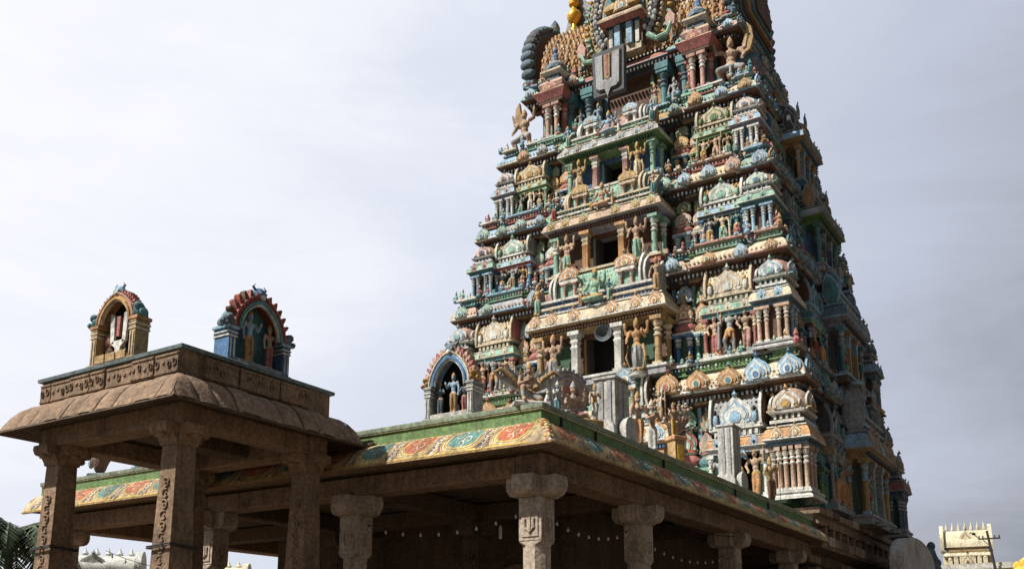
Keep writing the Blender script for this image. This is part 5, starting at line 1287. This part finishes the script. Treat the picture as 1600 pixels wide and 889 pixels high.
# further shrine and statue groups along the same roof edge, seen under the pavilion roof
mb = MB(); mb.ell((0, 0, .42), .17, .2, .30, 'brown', 10, 8); mb.ell((-.02, 0, .80), .12, .13, .16, 'brown', 10, 7); mb.box(-.24, .24, -.2, .2, 0, .14, 'slate', bev=.03)
mb.tube([(0, .1, .3), (.12, .2, .7), (.05, .25, 1.05)], [.10, .12, .05], 8, 'brown'); mb.ell((-.22, -.05, .42), .08, .07, .16, 'grey', 8, 5)
o = mb.build('crouching_lion'); o.location = (14.75, 21.95, 6.03); o.rotation_euler = (0, 0, FRONT + .5); tagit(o, 'dark crouching beast statue on the hall roof seen between the pavilion pillars', 'statue')
arch_shrine((14.75, 19.3, 6.03), FRONT, 1.9, 1.0, .55, dict(base='white', pil='teal', trim='white', cap='blue', back='black', arch1='sky', arch2='blue', arch3='cream', flame=('rose', 'pink', 'peach'), top='slate'),
            'teal pillared roof shrine mostly hidden behind the stone pavilion eave', [('lady', -.30, .95, ('skin', 'white', 'gold'), False), ('deity', .12, 1.1, ('orange', 'ochre', 'orange'), True), ('anjali', .5, .85, ('white', 'rose', 'gold'), False)], pet=17, ap=.15, rise=.9, knobs='gold')

# kneeling winged figure on the corner of the hall roof
rt = empty('winged_figure', (14.62, 8.98, 6.03), 'kneeling winged statue with joined hands on the corner of the hall roof', 'statue', rz=R(-45))
b_ = statue('kneel', 'body', cols=('skin', 'grey', 'gold'), parent=rt, loc=(0, 0, .10), rz=0, sc=1.12)
mb = MB(); mb.box(-.34, .34, -.28, .30, 0, .11, 'plaster', bev=.03); mb.build('base', rt)
for sg in (-1, 1):
    mb = MB()
    for q in range(6):
        a = R(35 + q * 13); L_ = .68 - .045 * q; c = ('plaster', 'ochre', 'slate')[q % 3]
        x0, z0 = .09, .34
        mb.prism([(sg * x0, z0), (sg * (x0 + L_ * .55 * math.cos(a) + .05), z0 + L_ * .55 * math.sin(a) - .05), (sg * (x0 + L_ * math.cos(a)), z0 + L_ * math.sin(a)), (sg * (x0 + L_ * .55 * math.cos(a) - .06), z0 + L_ * .55 * math.sin(a) + .06)][::sg], .12 + q * .012, .17 + q * .012, c)
    mb.tube([(sg * .1, .13, .36), (sg * .30, .12, .64), (sg * .50, .12, .78), (sg * .62, .12, .72)], [.05, .055, .045, .02], 7, 'ochre')
    mb.build('wing', rt)
# halo group next to it
rt = empty('seated_group', (16.3, 8.98, 6.03), 'seated pink deity before a ringed lilac halo, right of the winged figure', 'statue group', rz=R(-30))
mb = MB(); mb.box(-.55, .55, -.25, .25, 0, .16, 'ochre', bev=.02); mb.build('base', rt)
mb = MB()
for r_, c in ((.46, 'lilac'), (.42, 'cream'), (.37, 'lilac'), (.32, 'peach'), (.26, 'grey'), (.19, 'rose')): mb.prism(arc(0, .72, r_, r_ * 1.05, -40, 220, 22), round(.16 - (.52 - r_) * .18, 4), .22, c)
for t in np.linspace(-30, 210, 19): mb.ell((.48 * math.cos(R(t)), .17, .72 + .51 * math.sin(R(t))), .045, .04, .045, 'cream' if int(t) % 2 else 'lilac', 6, 4)
mb.build('halo', rt)
statue('seated', cols=('skin', 'rose', 'grey'), parent=rt, loc=(0, 0, .16), sc=1.2); statue('anjali', cols=('grey', 'teal', 'white'), parent=rt, loc=(-.42, -.1, .14), sc=.72); statue('lady', cols=('peach', 'white', 'gold'), parent=rt, loc=(.44, -.1, .14), sc=.78)
# plain cement pillar blocks with a rounded tablet at the foot
def tablet_pillar(x, w, h, label):
    rt = empty('cement_pillar', (x, 9.0, 6.03), label, 'cement pillar', 'cement pillar blocks along the hall roof')
    mb = MB(); mb.box(-w / 2, w / 2, -w * .32, w * .40, 0, h, 'plaster', bev=.02)
    for q in (-.28, .06): mb.box(w * q, w * (q + .16), -w * .36, -w * .32, .3, h - .05, 'plaster', bev=.01)
    for q in (-.2, .08): mb.box(-w * .535, -w * .5, w * q, w * (q + .14), .2, h - .05, 'grey')
    mb.box(-w * .56, w * .56, -w * .38, w * .44, h, h + .05, 'plaster'); mb.build('shaft', rt)
    mb = MB(); mb.prism([(-.26, 0), (.26, 0), (.26, .28)] + arc(0, .28, .26, .26, 0, 180, 12)[1:], -w * .62, -w * .40, 'plaster'); mb.build('tablet', rt)
    mb = MB(); mb.prism([(-.2, 0), (.2, 0), (.2, .22)] + arc(0, .22, .2, .22, 0, 180, 12)[1:], -.12, .0, 'plaster'); o = mb.build('tablet', rt); o.rotation_euler = (0, 0, FRONT); o.location = (-w * .52, -.05, 0)
tablet_pillar(18.1, .68, 1.36, 'grey cement pillar block with rounded foot tablet, nearer of the two on the hall roof')
tablet_pillar(25.3, .60, 1.80, 'taller grey cement pillar block before the blue horseshoe arch')
for x, ps, col, h, lab in ((19.35, 'lady', ('peach', 'orange', 'gold'), 1.32, 'orange robed statue just right of the nearer cement pillar'), (20.1, 'anjali', ('skin', 'white', 'cream'), 1.30, 'white skirted statue with joined hands, second right of the nearer cement pillar'),
                           (28.75, 'tribhanga', ('ochre', 'brown', 'ochre'), 1.45, 'small brown statue at the far right end of the hall roof')):
    rt = empty('roof_statue', (x, 9.0, 6.03), lab, 'statue', rz=R(-30))
    mb = MB(); mb.box(-.2, .2, -.18, .18, 0, .12, 'sky' if x < 22 else 'stone', bev=.02); mb.build('base', rt)
    statue(ps, 'body', cols=col, parent=rt, loc=(0, 0, .12), sc=h)
rt = empty('golden_shrine', (21.6, 9.05, 6.03), 'gold pedestal shrine with a many armed flowered figure on the hall roof', 'roof shrine', rz=R(-25))
mb = MB(); mb.box(-.21, .21, -.19, .19, 0, .12, 'ochre', bev=.02); mb.box(-.15, .15, -.14, .14, .12, .74, 'ochre', bev=.015); mb.box(-.09, .09, -.16, -.14, .22, .62, 'golden_paint'); mb.box(-.20, .20, -.18, .18, .74, .84, 'orange', bev=.015); mb.build('pedestal', rt)
statue('tribhanga', cols=('peach', 'gold', 'gold'), parent=rt, loc=(-.06, 0, .84), sc=.85)
mb = MB(); r5 = random.Random(3)
for q in range(46):
    a = r5.uniform(-.3, math.pi + .3); l = r5.uniform(.25, .62); mb.ell((.22 + l * math.cos(a) * .8, r5.uniform(-.1, .2), 1.15 + l * math.sin(a)), .045, .045, .045, r5.choice(['cream', 'peach', 'white', 'rose', 'ochre']), 6, 4)
for q in range(9): a = R(10 + q * 20); mb.tube([(.15, .08, 1.0), (.2 + .5 * math.cos(a), .1, 1.15 + .55 * math.sin(a))], [.04, .02], 5, 'skin')
mb.build('flower_spray', rt)

# ================================================================== right of the tower
mb = MB(); mb.box(36.2, 42.6, 6.7, 7.2, 0, 5.15, 'plaster', bev=.04)
mb.prism([(36.2, 5.1), (42.6, 5.1), (42.6, 5.2)] + [(x, 5.15 + .85 * (1 - ((x - 39.4) / 3.2) ** 2) ** .5) for x in np.linspace(42.5, 36.3, 20)], 6.72, 7.18, 'plaster')
o = mb.build('rounded_wall'); tagit(o, 'pale weathered plaster wall with rounded top beside the tower base on the right', 'wall')
mb = MB()
for k, (dx, zz, s_) in enumerate(((0, 0, .5), (.55, -.5, .45), (1.2, -.6, .5))):
    mb.ell((43.2 + dx, 7.0, 5.6 + zz), .3 * s_ * 2, .3, .55 * s_ * 2, 'slate', 9, 7); mb.ell((43.2 + dx, 6.9, 6.1 + zz), .17, .17, .2, 'slate', 8, 5)
mb.box(42.7, 45.0, 6.8, 7.3, 0, 5.1, 'stone_dark', bev=.03); o = mb.build('beast_sculpture'); tagit(o, 'dark weathered beast carving at the lower right edge of the tower', 'sculpture')

def small_gopuram(loc, rz, W, H, tiers, label, main='ivory', acc='ochre', seed=1):
    root = empty('distant_gopuram', loc, label, 'temple tower', rz=rz); rr = random.Random(seed); z = H * .12
    mb = MB(); mb.box(-W * .5, W * .5, -W * .36, W * .36, 0, z, main, bev=.05); mb.build('base', root)
    for i in range(tiers):
        w = W * (1 - .46 * i / (tiers - 1 + 1e-6)); h = H * .66 / tiers; d = w * .68
        mb = MB(); mb.box(-w * .42, w * .42, -d * .42, d * .42, z, z + h, acc)
        mb.sweep(rect(-w * .44, w * .44, -d * .44, d * .44), [(0, z + h * .62), (w * .05, z + h * .68), (w * .055, z + h * .74), (w * .03, z + h * .88), (0, z + h * .92), (.02 * w, z + h)], main)
        n = 7
        for q in range(n):
            x = -w * .42 + w * .84 * (q + .5) / n; hh = h * rr.uniform(.5, .64)
            mb.box(x - w * .045, x + w * .045, -d * .50, -d * .40, z, z + hh, main); mb.ell((x, -d * .46, z + hh), w * .05, w * .04, h * .14, main, 7, 5)
            kudu(mb, x, -d * .47, z + h * .66, w * .10, h * .34, (main, acc, main, acc), True, w * .02)
        for q in range(5):
            y = -d * .4 + d * .8 * (q + .5) / 5
            for sg in (-1, 1): mb.box(sg * w * .40, sg * w * .50, y - d * .05, y + d * .05, z, z + h * .6, main); mb.ell((sg * w * .46, y, z + h * .62), w * .04, w * .05, h * .14, main, 7, 5)
        kudu(mb, 0, -d * .50, z + h * .02, w * .24, h * .95, (main, acc, main, 'brown'), True, w * .03)
        mb.build('tier', root); z += h
    w = W * .50; mb = MB(); mb.box(-w * .46, w * .46, -w * .30, w * .30, z, z + H * .04, acc)
    mb.prism([(w * .34 * math.cos(R(t)), z + H * .04 + H * .11 * max(math.sin(R(t)), -.1)) for t in np.linspace(-8, 188, 15)], -w * .5, w * .5, main, 'x')
    for sg in (-1, 1): mb.prism([(w * .40 * math.cos(R(t)), z + H * .06 + H * .13 * math.sin(R(t))) for t in np.linspace(-25, 205, 15)], *(sorted((sg * w * .5, sg * w * .58))), main, 'x')
    for q in range(7): mb.lathe([(w * .03, 0), (w * .045, H * .015), (w * .02, H * .03), (0, H * .065)], 7, (-w * .42 + w * .84 * q / 6, 0, z + H * .15), main)
    kudu(mb, 0, -w * .30, z + H * .02, w * .34, H * .14, (main, acc, main, acc), True, .1)
    mb.build('vault_roof', root); return root
small_gopuram((150, 19.3, 0), FRONT + R(8), 11.5, 20.6, 6, 'small cream temple tower standing far off behind the power pole', seed=2)
small_gopuram((42, 62, 0), R(-42), 11, 9.3, 4, 'whitewashed temple tower seen between the first two pavilion pillars', main='white', acc='grey', seed=5)
small_gopuram((52, 62, 0), R(-48), 11, 9.2, 4, 'cream temple tower top seen low between the nearest and back pavilion pillars', seed=6)
# golden dome
rt = empty('golden_vimana', (100, 5.2, 0), 'golden ribbed dome rising at the right edge of the view', 'shrine dome')
mb = MB(); mb.lathe([(4.6, 0), (4.6, 7.6), (5.0, 7.7), (5.0, 8.0), (4.6, 8.1)], 16, (0, 0, 0), 'golden_paint', rot=math.pi / 16); mb.build('drum', rt)
mb = MB(); mb.lathe([(4.9, 8.1), (4.9, 8.4), (4.2, 8.9), (4.3, 9.1), (3.4, 9.9), (3.5, 10.1), (2.4, 10.9), (2.5, 11.1), (1.2, 11.9), (.3, 12.4), (.5, 12.8), (0, 13.8)], 20, (0, 0, 0), 'golden_paint')
for t in range(20): a = R(t * 18); mb.ell((4.5 * math.cos(a), 4.5 * math.sin(a), 8.7), .35, .35, .45, 'gold', 7, 5); mb.ell((3.6 * math.cos(a), 3.6 * math.sin(a), 9.7), .3, .3, .4, 'golden_paint', 7, 5)
mb.build('dome', rt)
# pale flat roofed building in front of the far temple
rt = empty('flat_roofed_building', (110, 14, 0), 'low pale flat roofed building at the bottom right', 'building')
mb = MB(); mb.box(-4, 4, -14, 12, 0, 10.1, 'ivory'); mb.build('wall', rt)
mb = MB(); mb.box(-4.3, 4.3, -14.3, 12.3, 10.1, 10.35, 'plaster'); mb.box(-4.1, -3.9, -14.1, 12.1, 10.35, 10.7, 'plaster'); mb.build('roof', rt)
for y in (-11, -7, -3, 1, 5, 9): mb = MB(); mb.box(-4.06, -3.98, y, y + 1.2, 7, 8.6, 'dkgrey'); mb.build('window', rt)
# power pole
rt = empty('power_pole', (105, 11.2, 0), 'dark power pole with a cross arm and insulators in front of the small temple tower', 'power pole')
mb = MB(); mb.tube([(0, -.55, 0), (0, -.2, 9), (0, .35, 13.75)], [.17, .14, .11], 8, 'iron'); mb.build('pole', rt)
mb = MB(); mb.box(-.05, .05, -.80, 1.15, 12.9, 13.05, 'iron'); mb.tube([(0, .25, 12.3), (0, .8, 12.95)], .04, 6, 'iron'); mb.build('cross_arm', rt)
for y in (-.7, -.3, .75, 1.08): mb = MB(); mb.lathe([(.03, 0), (.08, .06), (.05, .12), (.08, .18), (.03, .26)], 8, (0, y, 13.05), 'iron'); mb.build('insulator', rt)
mb = MB(); mb.lathe([(.0, -.12), (.16, -.08), (.2, .05), (.08, .16), (.0, .18)], 10, (0, 1.55, 13.5), 'iron'); mb.tube([(0, 1.1, 13.0), (0, 1.45, 13.4), (0, 1.9, 13.7)], .05, 5, 'iron'); mb.build('street_light', rt)

# ================================================================== palms at the left edge
def palm(loc, H, seed, label, nf=32, L_=3.4):
    rr = random.Random(seed); root = empty('palm_tree', loc, label, 'palm tree', 'palms behind the hall')
    mb = MB(); pts = [(.25 * math.sin(t * 2.2), .15 * t, H * t) for t in np.linspace(0, 1, 12)]
    mb.tube(pts, [.24 - .10 * t for t in np.linspace(0, 1, 12)], 9, 'bark'); mb.build('trunk', root)
    mb = MB(); c = Vector(pts[-1])
    for f in range(nf):
        az = rr.uniform(0, 2 * math.pi); up = rr.uniform(-.35, 1.15); L2 = L_ * rr.uniform(.8, 1.1); d = Vector((math.cos(az), math.sin(az), 0)); s_ = d.cross(Vector((0, 0, 1)))
        N_ = 16; sp = []
        for k in range(N_ + 1):
            t = k / N_; sp.append(c + d * L2 * t * (1 - .25 * t * t) + Vector((0, 0, L2 * (up * t * .7 - (.75 + .2 * up) * t * t))))
        mb.tube(sp, [.04 * (1 - k / N_) + .008 for k in range(N_ + 1)], 4, 'leaf')
        for k in range(1, N_):
            for sub in (0, .5):
                p = sp[k].lerp(sp[k + 1], sub); l = .62 * math.sin(math.pi * (.15 + .8 * (k + sub) / N_)) * rr.uniform(.85, 1.1); tn = (sp[k + 1] - sp[k]).normalized()
                for sg in (-1, 1):
                    e_ = p + s_ * sg * l * .8 + tn * l * .35 + Vector((0, 0, -l * rr.uniform(.25, .7))); w_ = tn * .055
                    mb.add([tuple(p - w_), tuple(p + w_), tuple(p.lerp(e_, .6) + w_ * .8), tuple(e_), tuple(p.lerp(e_, .6) - w_ * .8)], [(0, 1, 2, 3, 4)], 'leaf')
    mb.build('fronds', root, smooth=False)
palm((19.7, 34.6, 0), 6.0, 3, 'dark coconut palm at the lower left edge beyond the stone pavilion')
palm((19.5, 39.5, 0), 5.6, 8, 'lower palm crown half outside the left edge of the view')
# sagging service cables
for a, b, sag, lab in (((10.9, 14.5, 5.0), (14.6, 17.6, 4.9), .25, 'thin black cable sagging under the pavilion roof'),):
    A, B = Vector(a), Vector(b); mb = MB(); mb.tube([tuple(A.lerp(B, t) + Vector((0, 0, -sag * 4 * t * (1 - t))) - A) for t in np.linspace(0, 1, 17)], .012, 5, 'iron'); o = mb.build('cable'); o.location = A; tagit(o, lab, 'cable')
